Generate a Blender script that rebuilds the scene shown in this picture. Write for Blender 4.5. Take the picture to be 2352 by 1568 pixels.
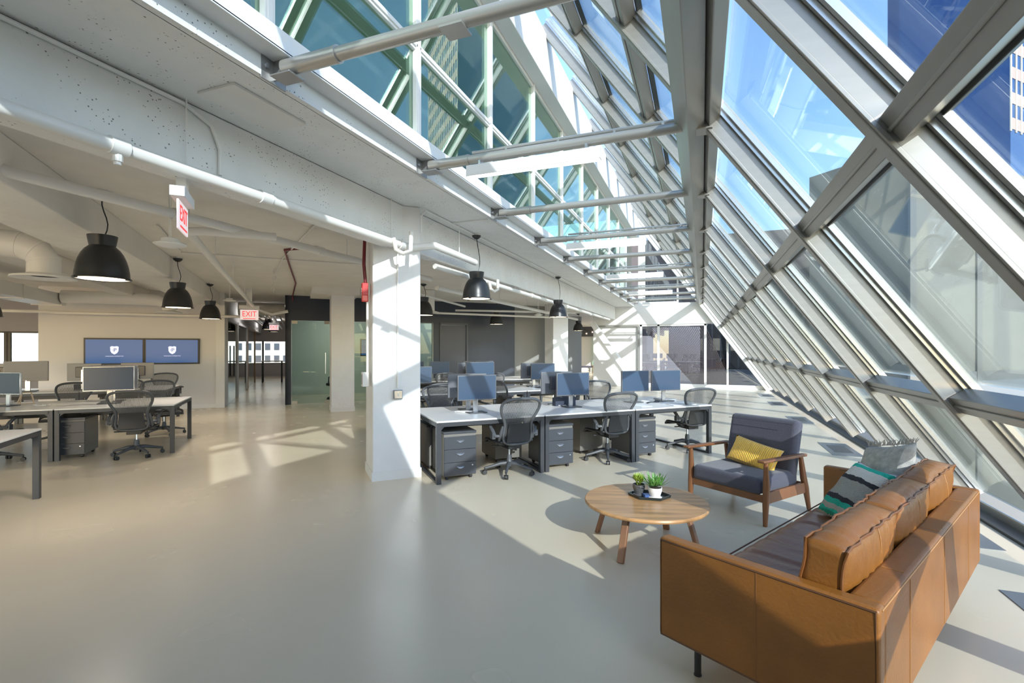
import bpy, bmesh, math, random
from math import sin, cos, pi, radians, sqrt, atan2, hypot
from mathutils import Vector, Matrix
random.seed(7)
for o in list(bpy.data.objects): bpy.data.objects.remove(o)
SC = bpy.context.scene; COL = SC.collection

# ------------------------------------------------------------------ camera
cam = bpy.data.cameras.new('camera'); camo = bpy.data.objects.new('camera', cam); COL.objects.link(camo)
cam.sensor_width = 36; cam.lens = 1125/2352*36; cam.shift_y = 16/2352; cam.clip_start = .05; cam.clip_end = 900
camo.location = (0, 0, 1.57); camo.rotation_euler = (pi/2, 0, radians(21.18))
SC.camera = camo
# ------------------------------------------------------------------ sky, sun, exposure
SC.view_settings.view_transform = 'Standard'; SC.view_settings.look = 'None'
SC.view_settings.gamma = 1; SC.view_settings.use_curve_mapping = False
SC.view_settings.exposure = 0.42
SC.cycles.transparent_max_bounces = 32; SC.cycles.max_bounces = 10; SC.cycles.diffuse_bounces = 6; SC.cycles.glossy_bounces = 5; SC.cycles.sample_clamp_indirect = 8
SUN_DIR = Vector((.665*cos(radians(24.5)), -.747*cos(radians(24.5)), sin(radians(24.5))))
W = bpy.data.worlds.new('world'); SC.world = W; W.use_nodes = True
wn = W.node_tree.nodes; wn.clear()
sky = wn.new('ShaderNodeTexSky'); sky.sky_type = 'NISHITA'; sky.sun_disc = False
sky.sun_elevation = radians(24.5); sky.sun_rotation = radians(138.3); sky.air_density = 1.0; sky.dust_density = .7; sky.ozone_density = 1.6
bg = wn.new('ShaderNodeBackground'); bg.inputs[1].default_value = .50
wo = wn.new('ShaderNodeOutputWorld')
hs = wn.new('ShaderNodeHueSaturation'); hs.inputs['Saturation'].default_value = 1.08; hs.inputs['Value'].default_value = .80
W.node_tree.links.new(sky.outputs[0], hs.inputs['Color']); W.node_tree.links.new(hs.outputs[0], bg.inputs[0]); W.node_tree.links.new(bg.outputs[0], wo.inputs[0])
sl = bpy.data.lights.new('sun', 'SUN'); sl.energy = 4.7; sl.angle = radians(.55); sl.color = (1, .955, .885)
so = bpy.data.objects.new('sun', sl); COL.objects.link(so); so.rotation_euler = SUN_DIR.to_track_quat('Z', 'Y').to_euler()

# ------------------------------------------------------------------ materials
MATS = {}
def mat(name, col, rough=.5, metal=0, noise=0, nscale=8, bump=0, bscale=60, coat=0, emit=None, estr=0, spec=.5, stretch=None, col2=None, sheen=0):
    if name in MATS: return MATS[name]
    m = bpy.data.materials.new(name); m.use_nodes = True; nt = m.node_tree; b = nt.nodes['Principled BSDF']
    b.inputs['Base Color'].default_value = (*col, 1); b.inputs['Roughness'].default_value = rough; b.inputs['Metallic'].default_value = metal
    b.inputs['Coat Weight'].default_value = coat; b.inputs['Coat Roughness'].default_value = .15
    b.inputs['Specular IOR Level'].default_value = spec
    if sheen: b.inputs['Sheen Weight'].default_value = sheen
    if emit: b.inputs['Emission Color'].default_value = (*emit, 1); b.inputs['Emission Strength'].default_value = estr
    if noise or bump:
        tc = nt.nodes.new('ShaderNodeTexCoord'); mp = nt.nodes.new('ShaderNodeMapping'); nt.links.new(tc.outputs['Object'], mp.inputs[0])
        if stretch: mp.inputs['Scale'].default_value = stretch
    if noise:
        n = nt.nodes.new('ShaderNodeTexNoise'); n.inputs['Scale'].default_value = nscale; n.inputs['Detail'].default_value = 6
        nt.links.new(mp.outputs[0], n.inputs[0]); r = nt.nodes.new('ShaderNodeMix'); r.data_type = 'RGBA'
        c2 = col2 or tuple(c*(1-noise) for c in col)
        r.inputs[6].default_value = (*c2, 1); r.inputs[7].default_value = (*(min(1, c*(1+noise*.5)) for c in col), 1)
        rr = nt.nodes.new('ShaderNodeMapRange'); rr.inputs[1].default_value = .3; rr.inputs[2].default_value = .7
        nt.links.new(n.outputs[0], rr.inputs[0]); nt.links.new(rr.outputs[0], r.inputs[0]); nt.links.new(r.outputs[2], b.inputs['Base Color'])
    if bump:
        n2 = nt.nodes.new('ShaderNodeTexNoise'); n2.inputs['Scale'].default_value = bscale; n2.inputs['Detail'].default_value = 4
        nt.links.new(mp.outputs[0], n2.inputs[0]); bp = nt.nodes.new('ShaderNodeBump'); bp.inputs['Strength'].default_value = bump; bp.inputs['Distance'].default_value = .02
        nt.links.new(n2.outputs[0], bp.inputs['Height']); nt.links.new(bp.outputs[0], b.inputs['Normal'])
    MATS[name] = m; return m

def glass(name, tint, refl=.1, rough=0):
    if name in MATS: return MATS[name]
    m = bpy.data.materials.new(name); m.use_nodes = True; nt = m.node_tree; nt.nodes.clear()
    t = nt.nodes.new('ShaderNodeBsdfTransparent'); t.inputs[0].default_value = (*tint, 1)
    g = nt.nodes.new('ShaderNodeBsdfGlossy'); g.inputs['Roughness'].default_value = rough; g.inputs[0].default_value = (.95, 1, .98, 1)
    lw = nt.nodes.new('ShaderNodeLayerWeight'); lw.inputs[0].default_value = .5
    f = nt.nodes.new('ShaderNodeMath'); f.operation = 'POWER'; f.inputs[1].default_value = 4.0; nt.links.new(lw.outputs['Facing'], f.inputs[0])
    a = nt.nodes.new('ShaderNodeMath'); a.operation = 'MULTIPLY_ADD'; a.inputs[1].default_value = .75; a.inputs[2].default_value = refl; a.use_clamp = True
    mx = nt.nodes.new('ShaderNodeMixShader'); o = nt.nodes.new('ShaderNodeOutputMaterial')
    nt.links.new(f.outputs[0], a.inputs[0]); nt.links.new(a.outputs[0], mx.inputs[0]); nt.links.new(t.outputs[0], mx.inputs[1]); nt.links.new(g.outputs[0], mx.inputs[2]); nt.links.new(mx.outputs[0], o.inputs[0])
    MATS[name] = m; return m

def concrete_white(name, col, pits=.5):      # painted concrete with small dark blow holes
    m = mat(name, col, .75, noise=.05, nscale=3, bump=.35, bscale=14); nt = m.node_tree; b = nt.nodes['Principled BSDF']
    src = b.inputs['Base Color'].links[0].from_socket
    tc = nt.nodes.new('ShaderNodeTexCoord')
    def layer(sc, th0, th1, msc, m0):
        v = nt.nodes.new('ShaderNodeTexVoronoi'); v.inputs['Scale'].default_value = sc; nt.links.new(tc.outputs['Object'], v.inputs[0])
        r = nt.nodes.new('ShaderNodeMapRange'); r.inputs[1].default_value = th0; r.inputs[2].default_value = th1; r.inputs[3].default_value = 1; r.inputs[4].default_value = 0
        nt.links.new(v.outputs['Distance'], r.inputs[0])
        n = nt.nodes.new('ShaderNodeTexNoise'); n.inputs['Scale'].default_value = msc; nt.links.new(tc.outputs['Object'], n.inputs[0])
        r2 = nt.nodes.new('ShaderNodeMapRange'); r2.inputs[1].default_value = m0; r2.inputs[2].default_value = m0+.06; nt.links.new(n.outputs[0], r2.inputs[0])
        mu = nt.nodes.new('ShaderNodeMath'); mu.operation = 'MULTIPLY'; nt.links.new(r.outputs[0], mu.inputs[0]); nt.links.new(r2.outputs[0], mu.inputs[1]); return mu.outputs[0]
    l1 = layer(36, .12, .20, 4, .50); l2 = layer(15, .08, .12, 3, .53)
    mm = nt.nodes.new('ShaderNodeMath'); mm.operation = 'MAXIMUM'; nt.links.new(l1, mm.inputs[0]); nt.links.new(l2, mm.inputs[1])
    k = nt.nodes.new('ShaderNodeMath'); k.operation = 'MULTIPLY'; k.inputs[1].default_value = pits; nt.links.new(mm.outputs[0], k.inputs[0])
    x = nt.nodes.new('ShaderNodeMix'); x.data_type = 'RGBA'; nt.links.new(k.outputs[0], x.inputs[0]); nt.links.new(src, x.inputs[6]); x.inputs[7].default_value = (.16, .15, .14, 1)
    nt.links.new(x.outputs[2], b.inputs['Base Color']); return m

M_beam = concrete_white('painted_concrete', (.78, .78, .76), .95)
M_ceil = mat('painted_ceiling', (.76, .74, .70), .8, noise=.05, nscale=2.5, bump=.25, bscale=9)
M_wall = mat('wall_paint', (.70, .695, .705), .7)
M_white = mat('white_paint', (.74, .74, .73), .55)
M_col = mat('column_paint', (.76, .765, .77), .5, noise=.03, nscale=5, bump=.25, bscale=12)
M_dark = mat('charcoal_wall', (.035, .045, .068), .42, noise=.08)
M_grey = mat('grey_wall', (.27, .27, .26), .5)
M_pipe = mat('pipe_paint', (.78, .77, .74), .35)
M_alu = mat('brushed_aluminium', (.345, .34, .325), .36, .5, noise=.05, nscale=3, stretch=(1, 1, 8))
M_aluL = mat('bright_aluminium', (.60, .60, .585), .25, .8)
M_tube = mat('silver_paint_steel', (.47, .46, .43), .33, .6)
M_gasket = mat('black_gasket', (.015, .02, .02), .4)
M_red = mat('red_paint', (.50, .02, .025), .35)
M_maroon = mat('maroon_pipe', (.16, .012, .02), .35)
M_black = mat('black_plastic', (.022, .023, .026), .42)
M_frame = mat('graphite_plastic', (.075, .08, .088), .38)
M_deskleg = mat('charcoal_metal', (.04, .043, .05), .38)
M_top = mat('white_laminate', (.72, .71, .69), .28)
M_ped = mat('slate_metal', (.05, .055, .066), .38)
M_pedside = mat('pewter_metal', (.19, .18, .165), .4)
M_silver = mat('satin_silver', (.62, .64, .68), .25, .85)
M_lamp = mat('matte_black_enamel', (.020, .021, .023), .34)
M_lampin = mat('lamp_inside', (.9, .85, .75), .6, emit=(1, .82, .58), estr=2.2)
M_led = mat('led_diffuser', (.9, .9, .9), .5, emit=(1, .98, .93), estr=2.5)
M_glass = glass('roof_glass', (.85, .90, .93), .065)
M_gl2 = glass('clerestory_glass', (.64, .80, .70), .16)
M_gl3 = glass('office_glass', (.76, .84, .80), .015)
M_gl4 = glass('storefront_glass', (.48, .50, .55), .14)
M_glw = glass('window_glass', (.85, .9, .93), .05)
M_leather = mat('tan_leather', (.265, .10, .016), .42, noise=.2, nscale=3.5, bump=.12, bscale=70, coat=.05)
M_leatherD = mat('brown_seat_leather', (.21, .085, .042), .38, noise=.12, nscale=3, bump=.15, bscale=40, coat=.12)
M_seam = mat('dark_piping', (.11, .045, .018), .5)
M_walnut = mat('walnut_wood', (.21, .085, .033), .38, noise=.3, nscale=6, stretch=(1, 1, .18))
M_legw = mat('oak_leg_wood', (.26, .125, .065), .42, noise=.25, nscale=9, stretch=(1, 1, .15))
M_tabtop = mat('walnut_veneer', (.50, .27, .115), .33, noise=.4, nscale=9, stretch=(.22, 2.2, 1), coat=.1)
M_fab = mat('slate_fabric', (.075, .075, .105), .9, noise=.35, nscale=180, bump=.3, bscale=300, sheen=.25)
M_soil = mat('soil', (.05, .03, .02), .95, bump=.6, bscale=90)
M_leafA = mat('succulent_green', (.36, .50, .07), .45, noise=.3, nscale=20)
M_leafB = mat('aloe_green', (.17, .40, .09), .42, noise=.3, nscale=20)
M_chrome = mat('chrome', (.75, .76, .78), .12, 1)
M_mustard = mat('mustard_leather', (.52, .25, .04), .5)
M_paper = mat('paper', (.85, .85, .84), .7)
M_cable = mat('white_cable', (.8, .8, .8), .4)
M_grille = mat('grille_steel', (.24, .26, .28), .35, .7)
M_plant = mat('dark_foliage', (.03, .09, .04), .5)
M_exitw = mat('exit_white', (.9, .86, .86), .4, emit=(1, .8, .82), estr=.35)
M_exitr = mat('exit_red', (.7, .03, .04), .4, emit=(1, .05, .05), estr=.5)
M_screen = mat('dark_screen', (.045, .078, .135), .3, spec=.5)
M_bezel = mat('monitor_bezel', (.16, .165, .18), .35, .2)
M_mback = mat('monitor_back', (.055, .055, .065), .28)
M_tv = mat('tv_blue', (.02, .06, .18), .25, spec=.25, emit=(.05, .17, .45), estr=.34)
M_tvlogo = mat('logo_pale', (.6, .66, .9), .3, emit=(.62, .70, 1), estr=.6)
M_tvdark = mat('logo_navy', (.03, .06, .2), .3, emit=(.03, .08, .3), estr=.2)
M_bulb = mat('bulb_glow', (1, .8, .6), .3, emit=(1, .62, .40), estr=9)
M_beige = mat('limestone', (.185, .185, .16), .8, noise=.06, nscale=.6)
M_beigeShade = mat('limestone_shadow', (.15, .155, .145), .8)  # darker strips stand in for shadow bands across the facade
M_blueG = mat('curtain_wall_blue', (.035, .09, .24), .08, .3, spec=.9)
M_bldg = mat('pale_facade', (.72, .66, .56), .8)
M_bwin = mat('facade_window', (.06, .07, .09), .2)
M_slat = mat('timber_slat', (.24, .19, .17), .6)
M_brown = mat('brown_facade', (.10, .085, .085), .5)
M_ground = mat('street', (.16, .16, .16), .9)

def mesh_mat():                              # see-through pellicle of the task chairs
    m = bpy.data.materials.new('pellicle_mesh'); m.use_nodes = True; nt = m.node_tree; b = nt.nodes['Principled BSDF']; o = nt.nodes['Material Output']
    b.inputs['Base Color'].default_value = (.10, .10, .10, 1); b.inputs['Roughness'].default_value = .6
    tc = nt.nodes.new('ShaderNodeTexCoord'); w = nt.nodes.new('ShaderNodeTexWave'); w.bands_direction = 'X'; w.inputs['Scale'].default_value = 26; w.inputs['Distortion'].default_value = 0
    nt.links.new(tc.outputs['Object'], w.inputs[0]); r = nt.nodes.new('ShaderNodeMapRange'); r.inputs[1].default_value = .25; r.inputs[2].default_value = .75; r.inputs[3].default_value = .22; r.inputs[4].default_value = .62
    nt.links.new(w.outputs[0], r.inputs[0]); t = nt.nodes.new('ShaderNodeBsdfTransparent'); x = nt.nodes.new('ShaderNodeMixShader')
    nt.links.new(r.outputs[0], x.inputs[0]); nt.links.new(b.outputs[0], x.inputs[1]); nt.links.new(t.outputs[0], x.inputs[2]); nt.links.new(x.outputs[0], o.inputs[0]); return m
M_pell = mesh_mat()
def floor_mat():
    m = bpy.data.materials.new('sealed_concrete'); m.use_nodes = True; nt = m.node_tree; b = nt.nodes['Principled BSDF']
    tc = nt.nodes.new('ShaderNodeTexCoord')
    def nz(s, d=5, st=None):
        n = nt.nodes.new('ShaderNodeTexNoise'); n.inputs['Scale'].default_value = s; n.inputs['Detail'].default_value = d
        if st:
            mp = nt.nodes.new('ShaderNodeMapping'); mp.inputs['Scale'].default_value = st; mp.inputs['Rotation'].default_value = (0, 0, .5); nt.links.new(tc.outputs['Object'], mp.inputs[0]); nt.links.new(mp.outputs[0], n.inputs[0])
        else: nt.links.new(tc.outputs['Object'], n.inputs[0])
        return n.outputs[0]
    x = nt.nodes.new('ShaderNodeMix'); x.data_type = 'RGBA'; x.inputs[6].default_value = (.655, .57, .43, 1); x.inputs[7].default_value = (.695, .61, .465, 1)
    r = nt.nodes.new('ShaderNodeMapRange'); r.inputs[1].default_value = .3; r.inputs[2].default_value = .7
    nt.links.new(nz(.8, 2), r.inputs[0]); nt.links.new(r.outputs[0], x.inputs[0])
    # fine scuffs
    s = nt.nodes.new('ShaderNodeMapRange'); s.inputs[1].default_value = .70; s.inputs[2].default_value = .76; s.inputs[4].default_value = .10
    nt.links.new(nz(6, 9, (9, .7, 1)), s.inputs[0])
    y = nt.nodes.new('ShaderNodeMix'); y.data_type = 'RGBA'; nt.links.new(s.outputs[0], y.inputs[0]); nt.links.new(x.outputs[2], y.inputs[6]); y.inputs[7].default_value = (.28, .26, .22, 1)
    nt.links.new(y.outputs[2], b.inputs['Base Color'])
    rr = nt.nodes.new('ShaderNodeMapRange'); rr.inputs[1].default_value = .3; rr.inputs[2].default_value = .7; rr.inputs[3].default_value = .21; rr.inputs[4].default_value = .28
    nt.links.new(nz(1.7, 2), rr.inputs[0]); nt.links.new(rr.outputs[0], b.inputs['Roughness'])
    b.inputs['Specular IOR Level'].default_value = .45
    bp = nt.nodes.new('ShaderNodeBump'); bp.inputs['Strength'].default_value = .02; bp.inputs['Distance'].default_value = .01; nt.links.new(nz(.9, 0), bp.inputs['Height']); nt.links.new(bp.outputs[0], b.inputs['Normal'])
    return m
M_floor = floor_mat()

# ------------------------------------------------------------------ mesh helpers
class G:
    def __init__(s): s.v = []; s.f = []; s.m = []; s.ms = []; s.cur = 0
    def use(s, mt):
        if mt not in s.ms: s.ms.append(mt)
        s.cur = s.ms.index(mt); return s
    def add(s, vs, fs):
        b = len(s.v); s.v += [tuple(v) for v in vs]
        for f in fs: s.f.append([b+i for i in f]); s.m.append(s.cur)
        return s
    def box(s, c, d, rz=0, R=None):
        x, y, z = [q/2 for q in d]
        vs = [Vector((i*x, j*y, k*z)) for k in (-1, 1) for j in (-1, 1) for i in (-1, 1)]
        if R is None: R = Matrix.Rotation(rz, 3, 'Z')
        vs = [R @ v + Vector(c) for v in vs]
        return s.add(vs, [(0, 2, 3, 1), (4, 5, 7, 6), (0, 1, 5, 4), (2, 6, 7, 3), (0, 4, 6, 2), (1, 3, 7, 5)])
    def bar(s, a, b, w, h, up=(0, 0, 1)):     # box from a to b
        a, b = Vector(a), Vector(b); d = (b-a); L = d.length; d.normalize(); u = Vector(up); x = d.cross(u).normalized(); z = x.cross(d)
        R = Matrix((x, d, z)).transposed(); return s.box((a+b)/2, (w, L, h), R=R)
    def tube(s, pts, r, n=10, cap=True, closed=False):
        pts = [Vector(p) for p in pts]; N = len(pts); rs = r if isinstance(r, (list, tuple)) else [r]*N; vs = []; up = None
        for i, p in enumerate(pts):
            if closed: t = pts[(i+1) % N]-pts[i-1]
            else: t = pts[min(i+1, N-1)]-pts[max(i-1, 0)]
            t.normalize()
            if up is None: up = Vector((0, 0, 1)) if abs(t.z) < .9 else Vector((1, 0, 0))
            x = t.cross(up)
            if x.length < 1e-4: x = t.cross(Vector((0, 1, 0)))
            x.normalize(); y = x.cross(t).normalized(); up = y
            for k in range(n): a = 2*pi*k/n; vs.append(p + (x*cos(a)+y*sin(a))*rs[i])
        fs = []
        for i in range(N if closed else N-1):
            for k in range(n): j = (i+1) % N; fs.append((i*n+k, i*n+(k+1) % n, j*n+(k+1) % n, j*n+k))
        if cap and not closed: fs.append(tuple(range(n))[::-1]); fs.append(tuple((N-1)*n+k for k in range(n)))
        return s.add(vs, fs)
    def lathe(s, prof, c=(0, 0, 0), n=24, R=None, cap=True):   # prof: (r,z)
        vs = []; R = R or Matrix.Identity(3)
        for r, z in prof:
            for k in range(n): vs.append(R @ Vector((r*cos(2*pi*k/n), r*sin(2*pi*k/n), z)) + Vector(c))
        fs = [(i*n+k, i*n+(k+1) % n, (i+1)*n+(k+1) % n, (i+1)*n+k) for i in range(len(prof)-1) for k in range(n)]
        if cap: fs.append(tuple(range(n))[::-1]); fs.append(tuple((len(prof)-1)*n+k for k in range(n)))
        return s.add(vs, fs)
    def prism(s, poly, z0, z1, R=None, c=(0, 0, 0)):
        R = R or Matrix.Identity(3); n = len(poly); C = Vector(c)
        vs = [R @ Vector((x, y, z0)) + C for x, y in poly] + [R @ Vector((x, y, z1)) + C for x, y in poly]
        return s.add(vs, [tuple(range(n))[::-1], tuple(range(n, 2*n))] + [(i, (i+1) % n, n+(i+1) % n, n+i) for i in range(n)])
    def grid(s, fn, nu, nv):
        vs = [fn(i/nu, j/nv) for j in range(nv+1) for i in range(nu+1)]
        return s.add(vs, [(j*(nu+1)+i, j*(nu+1)+i+1, (j+1)*(nu+1)+i+1, (j+1)*(nu+1)+i) for j in range(nv) for i in range(nu)])
    def build(s, name, m=None, parent=None, bevel=0, smooth=35, loc=None, rz=0, sub=0, seg=2):
        me = bpy.data.meshes.new(name); me.from_pydata(s.v, [], s.f)
        for mt in (s.ms or [m]): me.materials.append(mt)
        if s.ms:
            for p, i in zip(me.polygons, s.m): p.material_index = i
        bm = bmesh.new(); bm.from_mesh(me); bmesh.ops.recalc_face_normals(bm, faces=bm.faces); bm.to_mesh(me); bm.free()
        if smooth:
            me.polygons.foreach_set('use_smooth', [True]*len(me.polygons)); me.set_sharp_from_angle(angle=radians(smooth))
        o = bpy.data.objects.new(name, me); COL.objects.link(o)
        if parent: o.parent = parent
        if loc: o.location = loc
        if rz: o.rotation_euler = (0, 0, rz)
        if bevel:
            md = o.modifiers.new('bevel', 'BEVEL'); md.width = bevel; md.segments = seg; md.limit_method = 'ANGLE'; md.angle_limit = radians(40)
        if sub: md = o.modifiers.new('sub', 'SUBSURF'); md.levels = sub; md.render_levels = sub
        return o
def tag(o, label, cat, group=None, kind=None):
    o['label'] = label; o['category'] = cat
    if group: o['group'] = group
    if kind: o['kind'] = kind
    return o
def st(o, label=None):
    o['kind'] = 'structure'
    if label: o['label'] = label
    return o
def empty(name, loc=(0, 0, 0), rz=0, parent=None):
    o = bpy.data.objects.new(name, None); COL.objects.link(o); o.location = loc; o.rotation_euler = (0, 0, rz); o.empty_display_size = .1
    if parent: o.parent = parent
    return o
def copy_tree(o, parent=None):
    c = o.copy(); COL.objects.link(c); c.parent = parent
    for ch in o.children: copy_tree(ch, c)
    return c
S2 = sqrt(.5)
def xy(u, v, z=0): return ((u-v)*S2, (u+v)*S2, z)
Q = pi/4
def arc(c, r, a0, a1, n, f): return [f(c[0]+r*cos(a0+(a1-a0)*i/n), c[1]+r*sin(a0+(a1-a0)*i/n)) for i in range(n+1)]
def textobj(s, name, size, loc, R, m, parent=None, depth=.002, sx=1):
    cu = bpy.data.curves.new(name, 'FONT'); cu.body = s; cu.size = size; cu.align_x = 'CENTER'; cu.align_y = 'CENTER'; cu.extrude = depth; cu.resolution_u = 3
    t = bpy.data.objects.new(name, cu); COL.objects.link(t); dg = bpy.context.evaluated_depsgraph_get(); me = bpy.data.meshes.new_from_object(t.evaluated_get(dg)); bpy.data.objects.remove(t)
    me.materials.clear(); me.materials.append(m); o = bpy.data.objects.new(name, me); COL.objects.link(o)
    M = R.to_4x4(); M.translation = Vector(loc); M = M @ Matrix.Diagonal((sx, 1, 1, 1)); me.transform(M)
    if parent: o.parent = parent
    return o

# ================================================================== SETTING (atrium axis = +Y, office grid turned 45 degrees)
YN, YF = -8.0, 20.6
GX = lambda z: 2.4-.715*z                    # inside face of the sloping glass
SLN = Vector((1, 0, .715)).normalized()      # outward normal of the slope
SLD = Vector((-.715, 0, 1)).normalized()     # up the slope
st(G().box((-12.3, 14, -.15), (29.6, 46, .3)).build('floor', M_floor, smooth=0))
# floor curb under the glass
g = G(); g.box((2.62, (YN+YF)/2, .05), (.22, YF-YN, .10)); st(g.build('trim_1', M_aluL, bevel=.01), 'aluminium curb at the foot of the sloping glass')
g = G(); g.box((2.44, (YN+YF)/2, .012), (.14, YF-YN, .024)); st(g.build('trim_2', M_gasket), 'black strip along the foot of the sloping glass')
# ceiling slab next to the atrium, ledge and downstand beam
st(G().box((-3.005, 6.3, 3.365), (.73, 28.6, .13)).build('ceiling', M_beam, smooth=0), 'white concrete slab soffit beside the atrium')
st(G().box((-16.6, 13.5, 3.17), (26.1, 43, .24)).build('ceiling', M_ceil, smooth=0), 'painted concrete ceiling over the desks')
st(G().box((-13.6, 6.3, 3.37), (20.5, 28.6, .13)).build('floor', M_ceil, smooth=0), 'upper storey floor slab')
g = G().box((-3.46, 6.35, 3.04), (.18, 28.5, .52)); st(g.build('trim_3', M_beam, bevel=.012), 'long white concrete downstand beam with blow holes')
g = G(); g.box((-2.55, 6.3, 3.44), (.20, 28.6, .02)); g.box((-2.47, 6.3, 3.50), (.04, 28.6, .13)); g.box((-2.60, 6.3, 3.555), (.26, 28.6, .02)); st(g.build('trim_4', M_white, bevel=.004), 'white steel ledge under the clerestory glass')
g = G(); g.box((-2.62, 6.3, 3.365), (.05, 28.6, .13)); st(g.build('trim_5', M_beam), 'rough concrete slab edge')
# access panel on the slab soffit
# clerestory top beam
g = G(); g.box((-2.54, 6.3, 6.40), (.27, 28.6, .78)); st(g.build('trim_6', M_white, bevel=.01), 'white steel beam above the clerestory glass')
# upper storey behind the clerestory
st(G().box((-7.6, 6.3, 5.25), (.15, 28.6, 3.6)).build('wall_left', mat('upper_wall', (.46, .47, .42), .7), smooth=0), 'back wall of the upper storey')
st(G().box((-5.1, 6.3, 7.0), (5.1, 28.6, .15)).build('ceiling', M_white, smooth=0), 'ceiling of the upper storey')
# clerestory windows: one window per bay
BAY = 1.805; Y0 = 2.41
cy = [Y0+BAY*k for k in range(-4, 11)]
for k in range(len(cy)-1):
    a, b = cy[k], cy[k+1]; e = empty('window_%d' % (k+1), (-2.67, a, 3.56)); st(e)
    f = G(); f.box((0, 0, 1.23), (.09, .085, 2.46)); f.box((.035, 0, 1.23), (.03, .045, 2.46)); f.box((0, (b-a)/2, .03), (.07, b-a, .06)); f.box((0, (b-a)/2, 1.01), (.06, b-a, .09)); f.box((.03, (b-a)/2, 1.01), (.03, b-a, .035)); f.box((0, (b-a)/2, 2.42), (.07, b-a, .06))
    f.build('window_frame', M_white, e, bevel=.006)
    for z0, z1 in ((.06, .965), (1.055, 2.39)): G().box((-.01, (b-a)/2, (z0+z1)/2), (.018, b-a-.085, z1-z0)).build('pane', M_gl2, e)
# sloping glass: rafters every 1.805 m, mullions, panes
ZM = [1.16, 2.42, 3.42, 4.30, 5.50]; ZT = 6.9
raf = [Y0+BAY*k for k in range(-5, 11)]
def P(z, y, off=0): return Vector((GX(z), y, z)) + SLN*off
n = len(cy)
for k, y in enumerate(raf):
    e = empty('window_%d' % (n+k), (GX(0), y, 0)); st(e)
    O = Vector((GX(0), y, 0))
    def L(z, dy, off): return P(z, y+dy, off)-O
    f = G(); f.bar(L(.10, 0, .07), L(ZT, 0, .07), .075, .15, up=SLN)
    f.bar(L(.10, 0, .012), L(ZT, 0, .012), .105, .022, up=SLN)
    f.bar(L(.10, 0, .19), L(ZT, 0, .19), .13, .05, up=SLN)
    f.build('rafter', M_alu, e, bevel=.004)
    f = G()
    for dx in (-.055, .055): f.bar(L(.10, dx, .150), L(ZT, dx, .150), .022, .035, up=SLN)
    for dx in (-.085, .085): f.bar(L(.10, dx, .175), L(ZT, dx, .175), .03, .03, up=SLN)
    f.build('glazing_bead', M_aluL, e)
    f = G(); f.bar(L(.10, 0, .165), L(ZT, 0, .165), .085, .012, up=SLN); f.build('gasket', M_gasket, e)
    last = (k == len(raf)-1)
    if not last:
        for j, z in enumerate(ZM):
            if abs(z-3.42) < .01: continue
            f = G(); f.bar(L(z, .04, .10), L(z, BAY-.04, .10), .13, .12, up=SLN); f.bar(L(z, .0, .035), L(z, BAY, .035), .018, .012, up=SLN); f.use(M_gasket).bar(L(z-.055, .07, .19), L(z-.055, BAY-.07, .19), .03, .05, up=SLN)
            f.ms = [M_alu, M_gasket]; f.m = [0]*12+[1]*6
            f.build('mullion', None, e, bevel=.004)
        zs = [.10]+ZM+[ZT]
        sun_block = y < .2  # solid panels added in unseen bays to keep the near floor shaded
        for j in range(len(zs)-1):
            a, b = zs[j]+(.06 if j else 0), zs[j+1]-.06
            mt = M_glass
            e0 = .06
            if sun_block and zs[j+1] < 3.5: mt = M_alu; a, b, e0 = zs[j]-.08, zs[j+1]+.05, .0
            f = G(); f.bar(L((a+b)/2, e0, .20), L((a+b)/2, BAY-e0, .20), (b-a)/SLD.z, .012, up=SLN); f.build('pane' if mt is M_glass else 'panel', mt, e)
# purlin carrying the rafters
g = G(); g.bar(P(3.42, YN, -.06), P(3.42, YF, -.06), .19, .15, up=SLN); g.bar(P(3.36, YN, .08), P(3.36, YF, .08), .12, .10, up=SLN)
st(g.build('trim_7', M_alu, bevel=.006), 'long aluminium purlin under the sloping glass')
g = G(); g.bar(P(3.47, YN, .03), P(3.47, YF, .03), .16, .02, up=SLN); st(g.build('trim_8', mat('sand_metal', (.55, .47, .36), .4), bevel=.002), 'sand coloured strip on the purlin')

# end wall of the atrium with storefront glazing
def wallY(name, rects, m, y, t=.16, lab=None):
    g = G()
    for x0, x1, z0, z1 in rects: g.box(((x0+x1)/2, y+t/2, (z0+z1)/2), (x1-x0, t, z1-z0))
    return st(g.build(name, m, smooth=0), lab)
g = G()
def slopepoly(x0, x1, z0, z1, y, t=.16):     # rectangle clipped by the slope
    pts = [(x0, z0)]
    xa = min(x1, GX(z0)); pts.append((xa, z0))
    if x1 < GX(z0):
        zc = (2.4-x1)/.715
        if zc < z1: pts.append((x1, zc)); pts.append((GX(z1), z1))
        else: pts.append((x1, z1))
    else: pts.append((GX(z1), z1))
    pts.append((x0, z1)); R = Matrix(((1, 0, 0), (0, 0, 1), (0, 1, 0)))
    return [(a, b) for a, b in pts], R
def addslope(g, x0, x1, z0, z1, y, t):
    p, R = slopepoly(x0, x1, z0, z1, y, t); n = len(p)
    g.add([(a, y, b) for a, b in p]+[(a, y+t, b) for a, b in p], [tuple(range(n))[::-1], tuple(range(n, 2*n))]+[(i, (i+1) % n, n+(i+1) % n, n+i) for i in range(n)])
EY = YF+.02
g = G(); addslope(g, -4.3, 2.4, 2.55, 3.40, EY, .2); addslope(g, -2.36, 2.4, 0, .16, EY, .2)
g.box((-3.33, EY+.15, 1.25), (1.95, .16, 2.5)); st(g.build('wall_back', M_white, smooth=0), 'white end wall of the atrium')
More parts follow.
